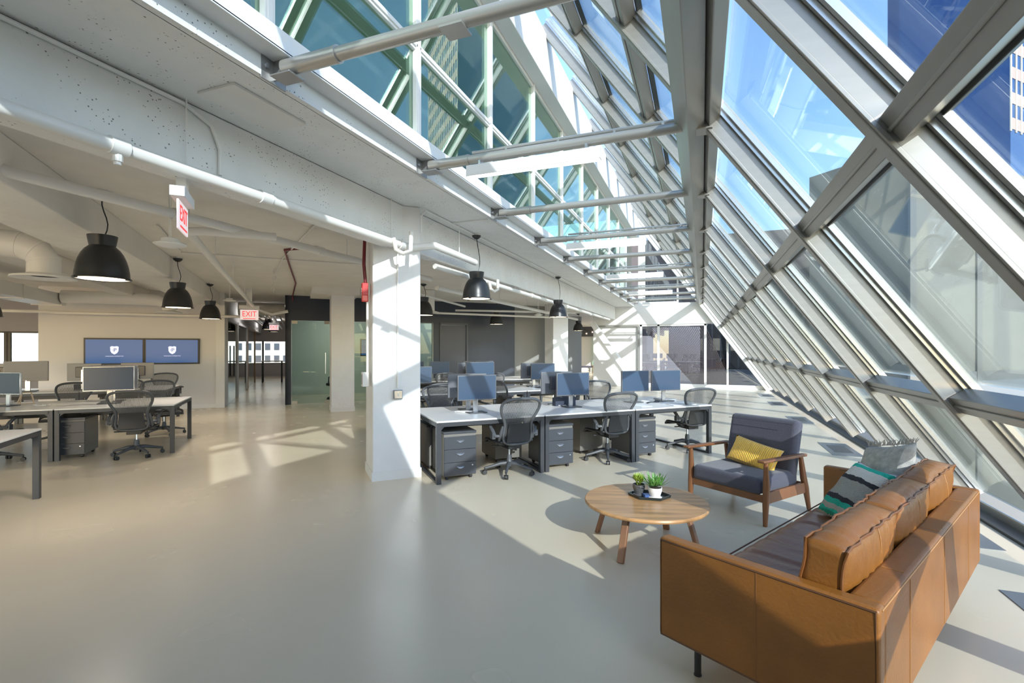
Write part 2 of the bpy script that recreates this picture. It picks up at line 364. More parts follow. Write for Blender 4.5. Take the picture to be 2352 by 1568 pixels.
g = G(); g.box((-3.4, EY-.01, 2.50), (1.9, .06, .05)); g.box((-2.42, EY-.01, 1.25), (.06, .06, 2.5)); st(g.build('trim_9', M_grey), 'grey reveal around the white end wall panel')
e = empty('window_60', (0, EY+.08, 0)); st(e, 'storefront glazing in the end wall')
f = G()
for x in (-2.33, -1.64, .13): f.box((x, 0, 1.33), (.09, .10, 2.42))
f.box((.93, 0, .95), (.07, .10, 1.65)); f.box((-1.1, 0, 2.51), (2.6, .10, .08)); f.build('window_frame', M_white, e, bevel=.004)
for x0, x1 in ((-2.28, -1.69), (-1.59, .08), (.18, .89), (.97, 2.3)):
    g = G(); addslope(g, x0, x1, .16, 2.52 if x1 < .5 else 2.52, .0, .02)
    g.build('pane', M_gl4, e)
e = empty('window_61', (0, EY+.08, 0)); st(e, 'upper storefront glazing above the end wall')
f = G()
for x in (-2.3, -.9): f.box((x, 0, 4.5 if x < -2 else 4.1), (.28 if x < -2 else .07, .10, 3.0 if x < -2 else 1.4))
f.build('window_frame', M_white, e)
g = G(); addslope(g, -2.16, 2, 3.40, 6.35, 0, .02); g.build('pane', M_gl4, e)
g = G(); p = [(-2.6, 0), (GX(0)+.1, 0), (GX(6.9)+.1, 6.9), (-2.6, 6.9)]; yb = -1.85
g.add([(a, yb, b) for a, b in p]+[(a, yb-.15, b) for a, b in p], [(0, 1, 2, 3), (7, 6, 5, 4), (0, 4, 5, 1), (1, 5, 6, 2), (2, 6, 7, 3), (3, 7, 4, 0)]); st(g.build('wall_front', M_white, smooth=0), 'unseen white wall behind the camera, added to block sun')  # unseen wall placed to cut sun off the left floor
# white sloping end beam and leaning brace
g = G(); g.bar((2.37, YF-.08, .0), (GX(6.8)-.02, YF-.08, 6.8), .22, .20, up=(0, 1, 0)); st(g.build('trim_10', M_white, bevel=.006), 'white sloping steel beam at the end wall')
g = G(); g.bar((-2.30, 19.7, .0), (-4.15, 19.7, 2.62), .20, .30, up=(0, 1, 0)); g.box((-2.30, 19.7, .02), (.45, .35, .04)); st(g.build('trim_11', M_white, bevel=.01), 'white leaning steel brace in front of the end wall')
# columns
def column(u, v, s, z, lab, conduit=False):
    g = G(); x, y, _ = xy(u+s/2, v+s*1.05/2); g.box((x, y, z/2), (s, s*1.05, z), rz=Q); o = g.build('column', M_col, bevel=.012); st(o, lab)
    g = G(); g.box((x, y, .055), (s+.02, s*1.05+.02, .11), rz=Q); g.build('baseboard', M_white, o)
    return o
column(.83, 5.95, .57, 3.30, 'sunlit white concrete column in the foreground beside the desks')
column(.80, 12.87, .55, 3.05, 'shaded white column beside the glass office')
column(7.75, 14.2, .57, 3.30, 'white column with sun patches behind the far desks')
column(8.35, 17.6, .35, 3.05, 'thin pale column beside the grey wall')
g = G(); x, y, _ = xy(.9, 13.3); g.box((x, y, 2.97), (1.1, 1.4, .16), rz=Q); st(g.build('trim_12', M_ceil), 'shallow drop panel over the column')
# diagonal beams along the office grid
g = G(); x, y, _ = xy(-2.15, 10.2); g.box((x, y, 2.88), (.62, 13.6, .34), rz=Q); st(g.build('trim_13', M_ceil, bevel=.01), 'boxed beam crossing the left ceiling')
g = G(); x, y, _ = xy(-3.6, 10.2); g.box((x, y, 2.92), (.35, 13.6, .26), rz=Q); st(g.build('trim_14', M_ceil, bevel=.01), 'second boxed beam over the left desks')
# grid walls (helpers in u,v)
def wv(name, u0, u1, v, z0, z1, m, t=.12, lab=None, g0=None):      # wall in plane v
    g = g0 or G(); x, y, _ = xy((u0+u1)/2, v+t/2); g.box((x, y, (z0+z1)/2), (u1-u0, t, z1-z0), rz=Q)
    if g0 is None: return st(g.build(name, m, smooth=0), lab)
def wu(name, v0, v1, u, z0, z1, m, t=.12, lab=None, g0=None):
    g = g0 or G(); x, y, _ = xy(u+t/2, (v0+v1)/2); g.box((x, y, (z0+z1)/2), (t, v1-v0, z1-z0), rz=Q)
    if g0 is None: return st(g.build(name, m, smooth=0), lab)
wv('wall_left', -5.53, -1.90, 15.1, 0, 3.05, M_wall, lab='pale wall carrying the two screens')
g = G(); x, y, _ = xy(-1.83, 15.15); g.box((x, y, 1.525), (.2, .3, 3.05), rz=Q); st(g.build('wall_left', M_white), 'white wall end at the corridor')
wu('wall_left', 15.2, 19.5, -5.6, 0, 3.05, M_wall, lab='return wall beside the far left window')
g = G(); wv('', -5.5, -1.93, 15.085, 0, .1, M_white, t=.015, g0=g); st(g.build('baseboard_left', M_white))
# far left window wall
g = G(); wv('', -14, -5.6, 18.2, 0, .85, None, g0=g); wv('', -14, -5.6, 18.2, 2.05, 3.05, None, g0=g); st(g.build('wall_left', mat('lilac_grey_wall', (.32, .32, .37), .7), smooth=0), 'wall with the far left windows')
for i in range(4):
    u0 = -7.35-1.55*i; e = empty('window_%d' % (70+i), xy(u0+.75, 18.25, 1.45), Q); st(e)
    f = G(); f.box((-.75, 0, 0), (.09, .08, 1.2)); f.box((.75, 0, 0), (.09, .08, 1.2)); f.box((0, 0, .58), (1.5, .08, .05)); f.box((0, 0, -.58), (1.5, .08, .05)); f.build('window_frame', M_black, e)
    G().box((0, 0, 0), (1.42, .015, 1.12)).build('pane', M_glw, e)
# dark wall v=15 with openings
segs = [(-.27, -.12, 0, 3.05), (-.12, 2.75, 2.36, 3.05), (2.75, 3.05, 0, 3.05), (3.05, 3.93, 2.36, 3.05), (3.05, 3.93, 0, .62), (3.93, 4.18, 0, 3.05), (4.18, 5.02, 2.32, 3.05), (5.02, 6.72, 0, 3.05)]
g = G()
for u0, u1, z0, z1 in segs: wv('', u0, u1, 15.0, z0, z1, None, g0=g)
wu('', 15.0, 19.0, -.27, 0, 3.05, None, g0=g); st(g.build('wall_back', M_dark, smooth=0), 'charcoal wall behind the far desks')
wv('wall_back', 6.72, 8.2, 15.3, 0, 3.05, M_grey, lab='mid grey wall panel beyond the charcoal wall')
wv('wall_back', 8.2, 12.2, 19.6, 0, 3.05, M_grey, lab='grey wall in the gap between the far columns')
# dark door
e = empty('door_1', xy(4.6, 15.02, 0), Q); st(e, 'charcoal door with lever handle')
G().box((0, .03, 1.16), (.80, .05, 2.30)).build('door_leaf', mat('slate_door', (.06, .068, .095), .35), e)
f = G(); f.box((-.44, -.02, 1.18), (.05, .06, 2.36)); f.box((.44, -.02, 1.18), (.05, .06, 2.36)); f.box((0, -.02, 2.35), (.93, .06, .05)); f.build('door_frame', mat('slate_frame', (.075, .082, .105), .4), e)
f = G(); f.box((.27, -.035, 1.0), (.14, .02, .02)); f.tube([(.34, 0, 1.0), (.34, -.03, 1.0)], .025, 12); f.tube([(.34, 0, 1.14), (.34, -.02, 1.14)], .02, 12); f.build('door_handle', M_chrome, e)
# inner office window, glass office front
e = empty('window_80', xy(3.49, 15.05, 1.5), Q); st(e, 'tall inner window in the charcoal wall')
G().box((0, 0, 0), (.86, .015, 1.72)).build('pane', M_gl3, e)
f = G(); f.box((-.43, 0, 0), (.03, .1, 1.76)); f.box((.43, 0, 0), (.03, .1, 1.76)); f.box((0, 0, -.87), (.88, .1, .03)); f.box((0, 0, .87), (.88, .1, .03)); f.build('window_frame', mat('sage_metal', (.35, .38, .35), .5), e)
e = empty('door_2', xy(.4, 15.04, 0), Q); st(e, 'frameless glass door of the office numbered 2')
G().box((0, 0, 1.18), (1.0, .014, 2.33)).build('glass_leaf', M_gl3, e)
f = G()
for z in (.05, 2.31): f.box((-.43, 0, z), (.14, .03, .09)); f.box((.42, 0, z), (.14, .03, .09))
f.build('patch_fitting', mat('brushed_steel', (.6, .57, .5), .3, .8), e)
G().tube([(.38, -.05, .85), (.38, -.05, 1.45)], .014, 10).build('door_handle', M_silver, e)
e = empty('window_81', xy(1.83, 15.04, 0), Q); st(e, 'glass front of the office beside the door')
G().box((0, 0, 1.18), (1.80, .014, 2.33)).build('pane', M_gl3, e)
textobj('2', 'numeral', .26, (-.9+.12, -.012, 1.28), Matrix.Rotation(pi/2, 3, 'X'), mat('white_vinyl', (.8, .85, .85), .5), e, .001, .7)
# rooms behind the glass
g = G(); wv('', -.15, 3.0, 18.0, 0, 3.05, None, g0=g); wu('', 15.1, 18, 2.95, 0, 3.05, None, g0=g); st(g.build('wall_back', mat('office_wall', (.62, .66, .62), .7), smooth=0), 'pale wall inside the glass office')
wv('wall_back', 3.07, 6.7, 17.6, 0, 3.05, mat('office_wall2', (.45, .52, .54), .6), lab='pale blue wall inside the second office')
# corridor: glass doors on the left, windows at the far end
for i, (v0, v1) in enumerate(((15.5, 18.0), (18.25, 21.6), (21.9, 25.6))):
    e = empty('door_%d' % (10+i), xy(-1.75, (v0+v1)/2, 0), Q); st(e)
    G().box((0, 0, 1.16), (.02, v1-v0, 2.3)).build('glass_leaf', glass('corridor_glass', (.25, .29, .33), .25), e)
    f = G(); f.box((0, -(v1-v0)/2, 1.2), (.08, .10, 2.4)); f.box((0, (v1-v0)/2, 1.2), (.08, .10, 2.4)); f.box((0, 0, 2.38), (.08, v1-v0, .08)); f.build('door_frame', M_wall if i < 2 else mat('warm_post', (.45, .28, .17), .5), e)
    for dv in ((-.06, .06) if i == 0 else ()): G().tube([(.06, dv, .75), (.06, dv, 1.65)], .012, 8).build('door_handle', M_black, e)
g = G(); wu('', 15.3, 31, -1.9, 2.42, 3.05, None, g0=g); st(g.build('wall_left', M_wall), 'header above the corridor glass')
wu('wall_left', 15.3, 31, -4.2, 0, 3.05, M_dark, lab='dark wall behind the corridor glass')
g = G(); wv('', -4.3, 9, 31, 0, .72, None, g0=g); wv('', -4.3, 9, 31, 2.0, 3.05, None, g0=g); st(g.build('wall_back', mat('pinkish_wall', (.48, .44, .44), .7)), 'low wall under the windows at the end of the corridor')
for i in range(5):
    u0 = -4.0+2.3*i; e = empty('window_%d' % (90+i), xy(u0+1.15, 31.05, 1.36), Q); st(e)
    f = G(); f.box((-1.15, 0, 0), (.10, .1, 1.28)); f.box((1.15, 0, 0), (.10, .1, 1.28)); f.box((0, 0, -.63), (2.3, .1, .05)); f.box((0, 0, .63), (2.3, .1, .05)); f.build('window_frame', M_grey, e)
    G().box((0, 0, 0), (2.2, .015, 1.2)).build('pane', M_glw, e)
wu('wall_right', 19.6, 31, 2.9, 0, 3.05, M_wall, lab='wall on the right of the far room')
# lounge beyond the end of the atrium
g = G(); g.box((-8.9, 33.2, 1.2), (4.6, .15, 2.4)); st(g.build('wall_back', M_white), 'white lounge wall with slanting sun patches')
g = G(); g.box((-7.5, 33.1, 2.72), (9, .2, .66)); g.box((-12.6, 33.1, 1.3), (3, .2, 2.6)); st(g.build('wall_back', mat('lounge_grey', (.09, .095, .11), .5)), 'dark band above the lounge wall')
e = empty('window_95', (-5.75, 32.6, 1.2)); st(e, 'green tinted glass screen in the lounge')
G().box((0, 0, 0), (1.6, .02, 2.36)).build('pane', glass('lounge_glass', (.55, .78, .68), .15), e)
f = G(); f.box((-.81, 0, 0), (.05, .06, 2.4)); f.box((.81, 0, 0), (.05, .06, 2.4)); f.build('window_frame', M_grey, e)
g = G(); g.box((-3.6, 34.5, 1.5), (7.0, .15, 3.0)); st(g.build('wall_back', M_wall), 'lounge wall behind the wing chairs')

# ================================================================== OUTSIDE
g = G(); g.box((0, 60, -22), (700, 700, .5)); tag(g.build('street_ground', M_ground), 'grey street level far below the windows', 'ground')['kind'] = 'structure'
def facade(name, u0, u1, v, z0, z1, depth, mw, mjoint, nx, nz, jw, lab, cat='building', gl=None, win=None):
    e = empty(name, xy((u0+u1)/2, v, z0), Q); tag(e, lab, cat); Wd = u1-u0; Ht = z1-z0
    G().box((0, depth/2, Ht/2), (Wd, depth, Ht)).build('wall', mw, e)
    if nx or nz:
        f = G()
        for i in range(nx+1): f.box((-Wd/2+Wd*i/max(1, nx), -.04, Ht/2), (jw, .1, Ht))
        for i in range(1, nz): f.box((0, -.03, Ht*i/nz), (Wd, .08, jw))
        f.build('facade_grid', mjoint, e)
    return e
facade('limestone_building', 26.5, 56, 13.5, -22, 11.2, 5, M_beige, M_beigeShade, 5, 3, .5, 'beige stone building with painted dark shadow bands beyond the sloping glass')
facade('glass_tower', 95, 135, 46, -22, 150, 6, M_blueG, mat('tower_grid', (.05, .085, .17), .3), 30, 60, .25, 'tall dark blue glass tower seen through the upper panes')
e = facade('striped_tower', 79.5, 100, 30, 28, 110, 12, M_blueG, M_bldg, 16, 0, .32, 'slim tower with pale vertical stripes at the upper right')
f = G()
for i in range(26): f.box((0, -.02, 3.1*i+1), (20.5, .06, 1.4))
f.build('spandrel', mat('pinkish_stone', (.42, .33, .30), .7), e)
xt, yt, _ = xy(90, 36); G().box((0, 6, -25), (20.5, 12, 50)).build('podium', M_blueG, e)
# city seen at the end of the corridor
e = facade('apartment_block', -6, 4.2, 70, -22, 22, 12, M_bldg, M_bldg, 0, 0, .1, 'cream apartment block with rows of dark windows beyond the corridor')
for i in range(9):
    for j in range(4, 12):
        if (j+i) % 5:
            if i+j == 4: wproto = G().box((0, 0, 0), (.62, .1, .85)).build('window', M_bwin, e, loc=(-4.5+1.05*i, -.03, 14.5+1.55*j)); continue
            c = wproto.copy(); COL.objects.link(c); c.location = (-4.5+1.05*i, -.03, 14.5+1.55*j)
e = facade('office_block', -52, -16, 60, -22, 14, 12, mat('blue_white_facade', (.30, .42, .52), .5), M_bwin, 0, 7, .9, 'pale low office block beyond the far left windows')
e = empty('brown_building', (1, 44, -10)); tag(e, 'brown building with vertical fins behind the end wall glass', 'building')
G().box((-5, 4, 10.5), (24, 8, 21)).build('wall', M_brown, e)
f = G()
for i in range(60): f.box((-16.7+.66*i, -.1, 12.6), (.12, .25, 5.2)) if i < 36 else None
f.build('fin', mat('fin_metal', (.28, .25, .24), .5), e)
for i in range(12): G().box((-8+1.15*i, -.05, 11.9), (.7, .1, 1.0)).build('window', mat('cream_window', (.7, .6, .4), .5, emit=(1, .85, .55), estr=.4), e)
# slanting louvre screen outside the storefront
e = empty('louvre_screen', (-1.6, 23.2, 0)); tag(e, 'slanting slatted screen outside the end wall glass', 'louvre')
f = G()
for i in range(34):
    a = i*.085; f.bar((-1.2+a, .1*i % .05, 2.9), (1.25+a*.55, 0, .0), .03, .03, up=(0, 1, 0))
f.build('slat', M_slat, e)
st(G().box((4, 32, -.15), (30, 22.5, .1)).build('floor', mat('terrace', (.38, .38, .34), .8), smooth=0), 'terrace paving beyond the end wall')

# ================================================================== STEEL TIES, LIGHT BARS
def rot(v): return v
tiesl = ['nearest', 'second', 'third', 'fourth', 'fifth', 'sixth', 'seventh', 'eighth', 'ninth', 'farthest']
for k in range(-1, 10):
    y = Y0+BAY*k
    e = empty('steel_tie', (-2.60, y, 3.37))
    tag(e, 'horizontal silver steel tie tube, %s along the atrium from the camera' % tiesl[k] if k >= 0 else 'silver steel tie tube behind the camera end of the atrium', 'steel tie', 'steel tie tubes spanning the atrium')
    f = G(); f.tube([(.13, 0, 0), (2.55, 0, 0)], .042, 18); f.build('tube', M_tube, e)
    f = G(); f.tube([(.10, 0, 0), (.52, 0, 0)], .050, 18); f.tube([(.51, 0, 0), (.53, 0, 0)], .053, 18); f.build('sleeve', M_tube, e)
    f = G(); f.box((.0, 0, .0), (.014, .20, .17)); f.box((.07, 0, 0), (.14, .012, .13)); f.box((.12, 0, -.065), (.16, .13, .010)); f.build('end_bracket', mat('galvanised_steel', (.33, .33, .33), .4, .6), e, bevel=.002)
    for q in (.07, -.07): G().tube([(0, q, .0), (.03, q, 0)], .016, 6).build('bolt', M_silver, e)
    f = G(); f.box((2.56, -.045, 0), (.16, .012, .11)); f.box((2.56, .045, 0), (.16, .012, .11)); f.box((2.58, 0, -.06), (.2, .14, .01)); f.tube([(2.53, -.08, 0), (2.53, .08, 0)], .02, 8); f.build('clevis', M_alu, e, bevel=.002)
    if k % 2 == 1:
        f = G(); f.tube([(.55, .03, .075), (2.42, .03, .075)], .016, 8)
        for q in (.9, 1.4, 1.9, 2.3): f.box((q, .03, .05), (.02, .03, .06))
        f.build('cable_conduit', mat('conduit_zinc', (.45, .47, .47), .3, .7), e)
    if k == 0:
        f = G(); f.box((1.33, 0, -.045), (.14, .13, .012)); f.build('plate', M_tube, e)
for i, k in enumerate((1, 3, 5, 7, 9)):
    y = Y0+BAY*k-.09
    e = empty('linear_light', (-1.42, y, 3.22)); tag(e, 'white linear light bar hung under a steel tie, %s of the row along the atrium' % ['nearest', 'second', 'third', 'fourth', 'last'][i], 'light', 'linear light bars in the atrium')
    G().box((0, 0, 0), (1.25, .065, .10)).build('housing', M_white, e, bevel=.003)
    G().box((0, 0, -.053), (1.23, .055, .012)).build('diffuser', M_led, e)
    for q in (-.5, .5): G().box((q, .05, .07), (.02, .12, .05)).build('clip', M_silver, e)

# ================================================================== PENDANT LAMPS
PR = [(.116, .405), (.111, .37), (.101, .315), (.100, .308), (.108, .300), (.134, .275), (.159, .235), (.181, .18), (.197, .12), (.206, .06), (.209, .015), (.214, .0)]
def make_lamp(cordlen):
    e = empty('pendant_lamp'); k = .94
    f = G(); f.lathe(PR + [(.208, .0), (.200, .06), (.190, .12), (.173, .18), (.150, .23), (.125, .265), (.09, .29), (.02, .295)], n=40, cap=False); f.lathe([(.0, .395), (.109, .395), (.116, .405)], n=40, cap=False); f.build('lamp_shade', M_lamp, e, smooth=50)
    f = G(); f.tube([(.216*cos(2*pi*i/40), .216*sin(2*pi*i/40), .004) for i in range(40)], .007, 6, closed=True)
    for a in (.5, 2.6, 4.7): f.box((.218*cos(a), .218*sin(a), -.002), (.03, .03, .018), rz=a)
    f.build('rim', M_lamp, e)
    f = G(); f.lathe([(0, .004), (.205, .004), (.205, .010), (0, .010)], n=32, cap=False); f.build('diffuser', M_lampin, e)
    return e
lamp0 = None
def lamp(x, y, z, zc, lab, k=1.0, light=3):
    global lamp0
    if lamp0 is None: e = lamp0 = make_lamp(1)
    else:
        e = lamp0.copy(); COL.objects.link(e)
        for ch in lamp0.children:
            if ch.name.split('.')[0] in ('lamp_shade', 'rim', 'diffuser'):
                c = ch.copy(); COL.objects.link(c); c.parent = e
    e.location = (x, y, z); tag(e, lab, 'lamp', 'black pendant lamps'); h = zc-z
    f = G(); f.tube([(.03, 0, .40)]+[(.03*(1-t)+.03*sin(pi*t*1.0)*(-1)**0, .02*sin(2*pi*t), .40+(h-.44)*t) for t in (.15, .3, .45, .6, .75, .9, 1)], .006, 6); f.build('cord', M_lamp, e)
    f = G(); f.lathe([(0, h-.07), (.03, h-.065), (.06, h-.04), (.068, h-.02), (.068, h-.015), (0, h-.015)], n=20); f.build('canopy', M_lamp, e)
    f = G(); f.box((0, 0, h-.0), (.11, .11, .03)); f.build('junction_box', M_pipe, e)
    if light:
        l = bpy.data.lights.new('lamp_light', 'SPOT'); l.energy = light; l.spot_size = radians(130); l.spot_blend = .6; l.color = (1, .88, .74); l.shadow_soft_size = .15
        lo = bpy.data.objects.new('lamp_light', l); COL.objects.link(lo); lo.parent = e; lo.location = (0, 0, -.03)
    return e
lamps = [(-1.66, 5.76, 2.22, 3.04, 'black dome pendant lamp, largest and nearest, above the left desks'),
 (-1.75, 9.45, 2.23, 3.04, 'black dome pendant lamp above the left desks, second in its row'),
 (-1.77, 12.9, 2.24, 3.04, 'small black dome pendant lamp in front of the pale wall by the corridor')]
for u, v, z, zc, lab in lamps: lamp(*xy(u, v)[:2], z, zc, lab, light=75)
lamp(-3.18, 6.72, 2.32, 3.29, 'black dome lamp before the concrete beam, left of the two atrium side lamps', light=12)
lamp(-3.20, 11.3, 2.32, 3.29, 'black dome lamp before the concrete beam, right of the two atrium side lamps', light=12)
lamp(-5.86, 9.60, 2.32, 3.04, 'black dome pendant lamp partly hidden by the sunlit column', light=60)
lamp(*xy(5.7, 14.1)[:2], 2.32, 3.04, 'small black dome pendant lamp in front of the charcoal wall right of the door', light=60)
lamp(-4.84, 20.2, 2.32, 3.04, 'small black dome pendant lamp in front of the lounge bulbs', light=5)
lamp(*xy(-5.8, 13.6)[:2], 2.23, 3.04, 'black dome pendant lamp cut by the left edge of the photo', light=75)
lamp(*xy(-1.0, 21.5)[:2], 2.32, 3.04, 'dark pendant lamp down the corridor, nearer one', light=0)
lamp(*xy(-.9, 24.5)[:2], 2.32, 3.04, 'dark pendant lamp down the corridor, farther one', light=0)

# ================================================================== PIPES AND DUCTS
def pipe(name, pts, r, m, lab, cat, extra=None, n=12):
    o = Vector(pts[0]); e = G(); e.tube([Vector(p)-o for p in pts], r, n); ob = e.build(name, m, loc=tuple(o)); tag(ob, lab, cat)
    if extra:
        for nm, fns in extra:
            for fn in fns: f = G(); fn(f, o); f.build(nm, m, ob)
    return ob
def collars(ys, x, z, r): return ('collar', [lambda f, o, y=y: f.tube([Vector((x, y-.05, z))-o, Vector((x, y+.05, z))-o], r, 14) for y in ys])
def rods(pts, z1, r=.006): return ('hanger_rod', [lambda f, o, p=p: f.tube([Vector(p)-o, Vector((p[0], p[1], z1))-o], r, 6) for p in pts])
def drops(pts): return ('sprinkler_outlet', [lambda f, o, p=p: (f.tube([Vector(p)-o, Vector((p[0], p[1], p[2]-.09))-o], .028, 10), f.tube([Vector((p[0], p[1], p[2]-.09))-o, Vector((p[0], p[1], p[2]-.11))-o], .02, 10)) for p in pts])
pipe('sprinkler_pipe', [(-3.33, -6, 2.80), (-3.33, 5.02, 2.80), (-3.25, 5.12, 2.80)], .045, M_pipe, 'fat white pipe running along the face of the concrete beam', 'pipe', [collars([1.92, 3.0, 4.95], -3.33, 2.80, .055), rods([(-3.33, 2.35, 2.8), (-3.33, 4.75, 2.8)], 3.3), drops([(-3.33, 1.92, 2.8)])])
pipe('sprinkler_pipe', [(-3.30, 5.00, 2.78), (-3.24, 5.14, 2.80), (-3.08, 5.30, 2.84), (-3.12, 6.55, 2.84)], .045, M_pipe, 'white pipe wrapping round the front of the sunlit column', 'pipe', [rods([(-3.1, 6.0, 2.84)], 3.3)])
pipe('sprinkler_pipe', [(-3.42, 5.9, 2.70), (-3.42, 19.5, 2.72)], .04, M_pipe, 'white pipe under the concrete beam beyond the sunlit column', 'pipe', [rods([(-3.42, y, 2.7) for y in (7.2, 9.0, 11, 13, 15, 17)], 2.8), collars([7, 10, 13, 16], -3.42, 2.71, .05)])
pipe('trap_pipe', [(-3.28, 4.72, 2.83), (-3.26, 4.74, 2.70), (-3.20, 4.80, 2.66), (-3.14, 4.86, 2.70), (-3.14, 4.87, 2.92)], .026, M_pipe, 'small white U shaped pipe trap hanging left of the sunlit column', 'pipe')
pipe('trap_pipe', [(-3.36, 7.60, 2.70), (-3.34, 7.62, 2.58), (-3.30, 7.68, 2.54), (-3.26, 7.74, 2.58), (-3.26, 7.74, 2.75)], .026, M_pipe, 'small white U shaped pipe trap hanging under the beam behind the desks', 'pipe')
pipe('water_pipe', [(-4.5, -6, 2.80), (-4.5, 7.6, 2.80)], .045, M_pipe, 'white pipe crossing the left ceiling parallel to the beam', 'pipe', [collars([3.1, 4.9], -4.5, 2.8, .055), rods([(-4.5, y, 2.8) for y in (.9, 1.8, 3.2, 5.4)], 3.05)])
pipe('water_pipe', [(-4.6, 8, 2.70), (-4.6, 19, 2.72)], .045, M_pipe, 'white pipe over the far desks parallel to the beam', 'pipe', [rods([(-4.6, y, 2.7) for y in (9, 11, 13, 15)], 3.05)])
a = xy(-.97, 5.7, 2.72); b = xy(-.97, 14.6, 2.62)
pipe('water_pipe', [xy(-.2, 5.9, 2.78), xy(-.85, 5.72, 2.74), a, b, xy(-.6, 14.9, 2.5), xy(-.2, 14.93, 2.6)], .042, M_pipe, 'white pipe running from the near exit sign towards the corridor', 'pipe', [rods([xy(-.97, v, 2.7) for v in (7.5, 9.5, 11.5)], 3.05)])
pipe('sprinkler_pipe', [xy(-7, 14.7, 2.42), xy(-5.3, 14.7, 2.42), xy(-5.0, 14.6, 2.40), xy(-1.0, 14.6, 2.40)], .035, M_pipe, 'thin white pipe running across the pale wall above the screens', 'pipe', [rods([xy(u, 14.6, 2.4) for u in (-4.3, -3.3, -2.2)], 3.05, .005)])
pipe('fire_pipe', [xy(.3, 7.6, 3.03), xy(-.15, 8.0, 3.03), xy(-.1, 9.5, 3.03), xy(.0, 12, 3.03), xy(-.08, 14.9, 3.03), xy(-.08, 14.95, 2.9)], .016, M_maroon, 'dark red conduit crossing the ceiling towards the charcoal wall', 'conduit', n=8)
pipe('electrical_conduit', [xy(.2, 6.3, 3.03), xy(-.2, 8.8, 3.03), xy(-.4, 11, 3.03), xy(-.55, 14.8, 3.03)], .012, M_pipe, 'thin white conduit on the ceiling beside the dark red one', 'conduit', [('cable_loop', [lambda f, o, i=i: f.tube([Vector(xy(-.33-.05*i, 9.6+1.0*i, 2.94))-o+Vector((.05*cos(t*.628), 0, .05*sin(t*.628))) for t in range(10)], .006, 5, closed=True) for i in range(4)])], n=8)
pipe('electrical_conduit', [xy(-1.5, 7.0, 3.03), xy(-1.6, 8.8, 3.03)], .012, M_pipe, 'thin white conduit leading to the second left lamp', 'conduit', n=8)
pipe('electrical_conduit', [xy(-1.6, 8.9, 3.035), xy(1.5, 8.9, 3.035)], .010, M_pipe, 'thin white conduit crossing the ceiling from the second left lamp', 'conduit', n=8)
pipe('beam_conduit', [(-3.35, -6, 3.27), (-3.35, 2.35, 3.27), (-3.35, 2.55, 3.2), (-3.35, 2.62, 3.05), (-3.35, 2.62, 2.86)], .014, M_pipe, 'white conduit along the top of the beam that bends down its face', 'conduit', n=8)
pipe('slab_conduit', [(-3.18, 5.15, 2.98), (-3.18, 5.15, 3.18), (-3.18, 5.25, 3.27), (-3.2, 5.6, 3.285), (-3.19, 20, 3.285)], .011, M_pipe, 'thin white conduit linking the two lamps on the slab soffit', 'conduit', n=8)
pipe('slab_conduit', [(-3.19, 5.97, 3.285), (-2.66, 5.97, 3.285)], .009, M_pipe, 'short conduit on the slab soffit reaching the third steel tie', 'conduit', n=8)
# lower pipes over far desks
for i, (u0, v0, u1, v1, z) in enumerate(((2.2, 12.6, 3.6, 13.9, 2.72), (3.6, 13.9, 7.6, 13.9, 2.6), (2.0, 10.5, 4.6, 13.9, 2.85), (4.4, 14.2, 8.0, 13.2, 2.72))):
    pipe('branch_pipe', [xy(u0, v0, z), xy(u1, v1, z-.03)], .03, M_pipe, 'white branch pipe over the far desks, ' + ['left slanting one', 'lowest level one', 'longest slanting one', 'right one near the column'][i], 'pipe')
# ducts
def duct(name, pts, r, lab, flange=None, n=20):
    o = Vector(pts[0]); f = G(); f.tube([Vector(p)-o for p in pts], r, n, cap=False); ob = f.build(name, M_pipe, loc=tuple(o), smooth=50); tag(ob, lab, 'duct')
    if flange:
        c = Vector(flange)-o; f = G(); f.lathe([(r*.98, .03), (r*1.05, .02), (r*1.9, -.01), (r*1.95, -.03), (r*1.2, -.02), (r*.9, .0)], c=c, n=28, cap=False); f.build('diffuser', M_white, ob)
    f = G()
    for k in range(1, len(pts)-1): 
        p = Vector(pts[k])-o; t = (Vector(pts[k+1])-Vector(pts[k-1])).normalized()*.01; f.tube([p-t, p+t], r*1.03, n)
    f.build('seam_ring', M_pipe, ob); return ob
duct('round_duct', [xy(-4.72, 7.3, 2.76), xy(-3.15, 7.3, 2.76), xy(-2.85, 7.3, 2.74), xy(-2.70, 7.3, 2.68), xy(-2.64, 7.3, 2.58), xy(-2.64, 7.3, 2.42)], .15, 'fat white round duct with a downward outlet over the left desks', xy(-2.64, 7.3, 2.40))
duct('round_duct', [xy(-4.72, 13.9, 2.72), xy(-3.3, 13.9, 2.72), xy(-2.95, 13.9, 2.70), xy(-2.78, 13.9, 2.62), xy(-2.75, 13.9, 2.46)], .14, 'white round duct above the two wall screens', xy(-2.75, 13.9, 2.44))
duct('round_duct', [xy(3.1, 12.2, 3.04), xy(3.1, 12.2, 2.5)], .13, 'short vertical white duct with a flared outlet over the far desks', xy(3.1, 12.2, 2.5))
duct('round_duct', [xy(-1.6, 17, 2.78), xy(-1.0, 17, 2.78), xy(-.32, 17, 2.78)], .20, 'fat pale duct crossing the corridor mouth')
e = empty('rectangular_duct', xy(-5.0, 9.9, 2.66), Q); tag(e, 'white rectangular duct running under the left ceiling', 'duct')
G().box((0, 0, 0), (.5, 8.6, .25)).build('casing', M_pipe, e, bevel=.005)
for i in range(6): G().box((0, -4.2+1.65*i, 0), (.53, .03, .28)).build('flange', M_pipe, e)
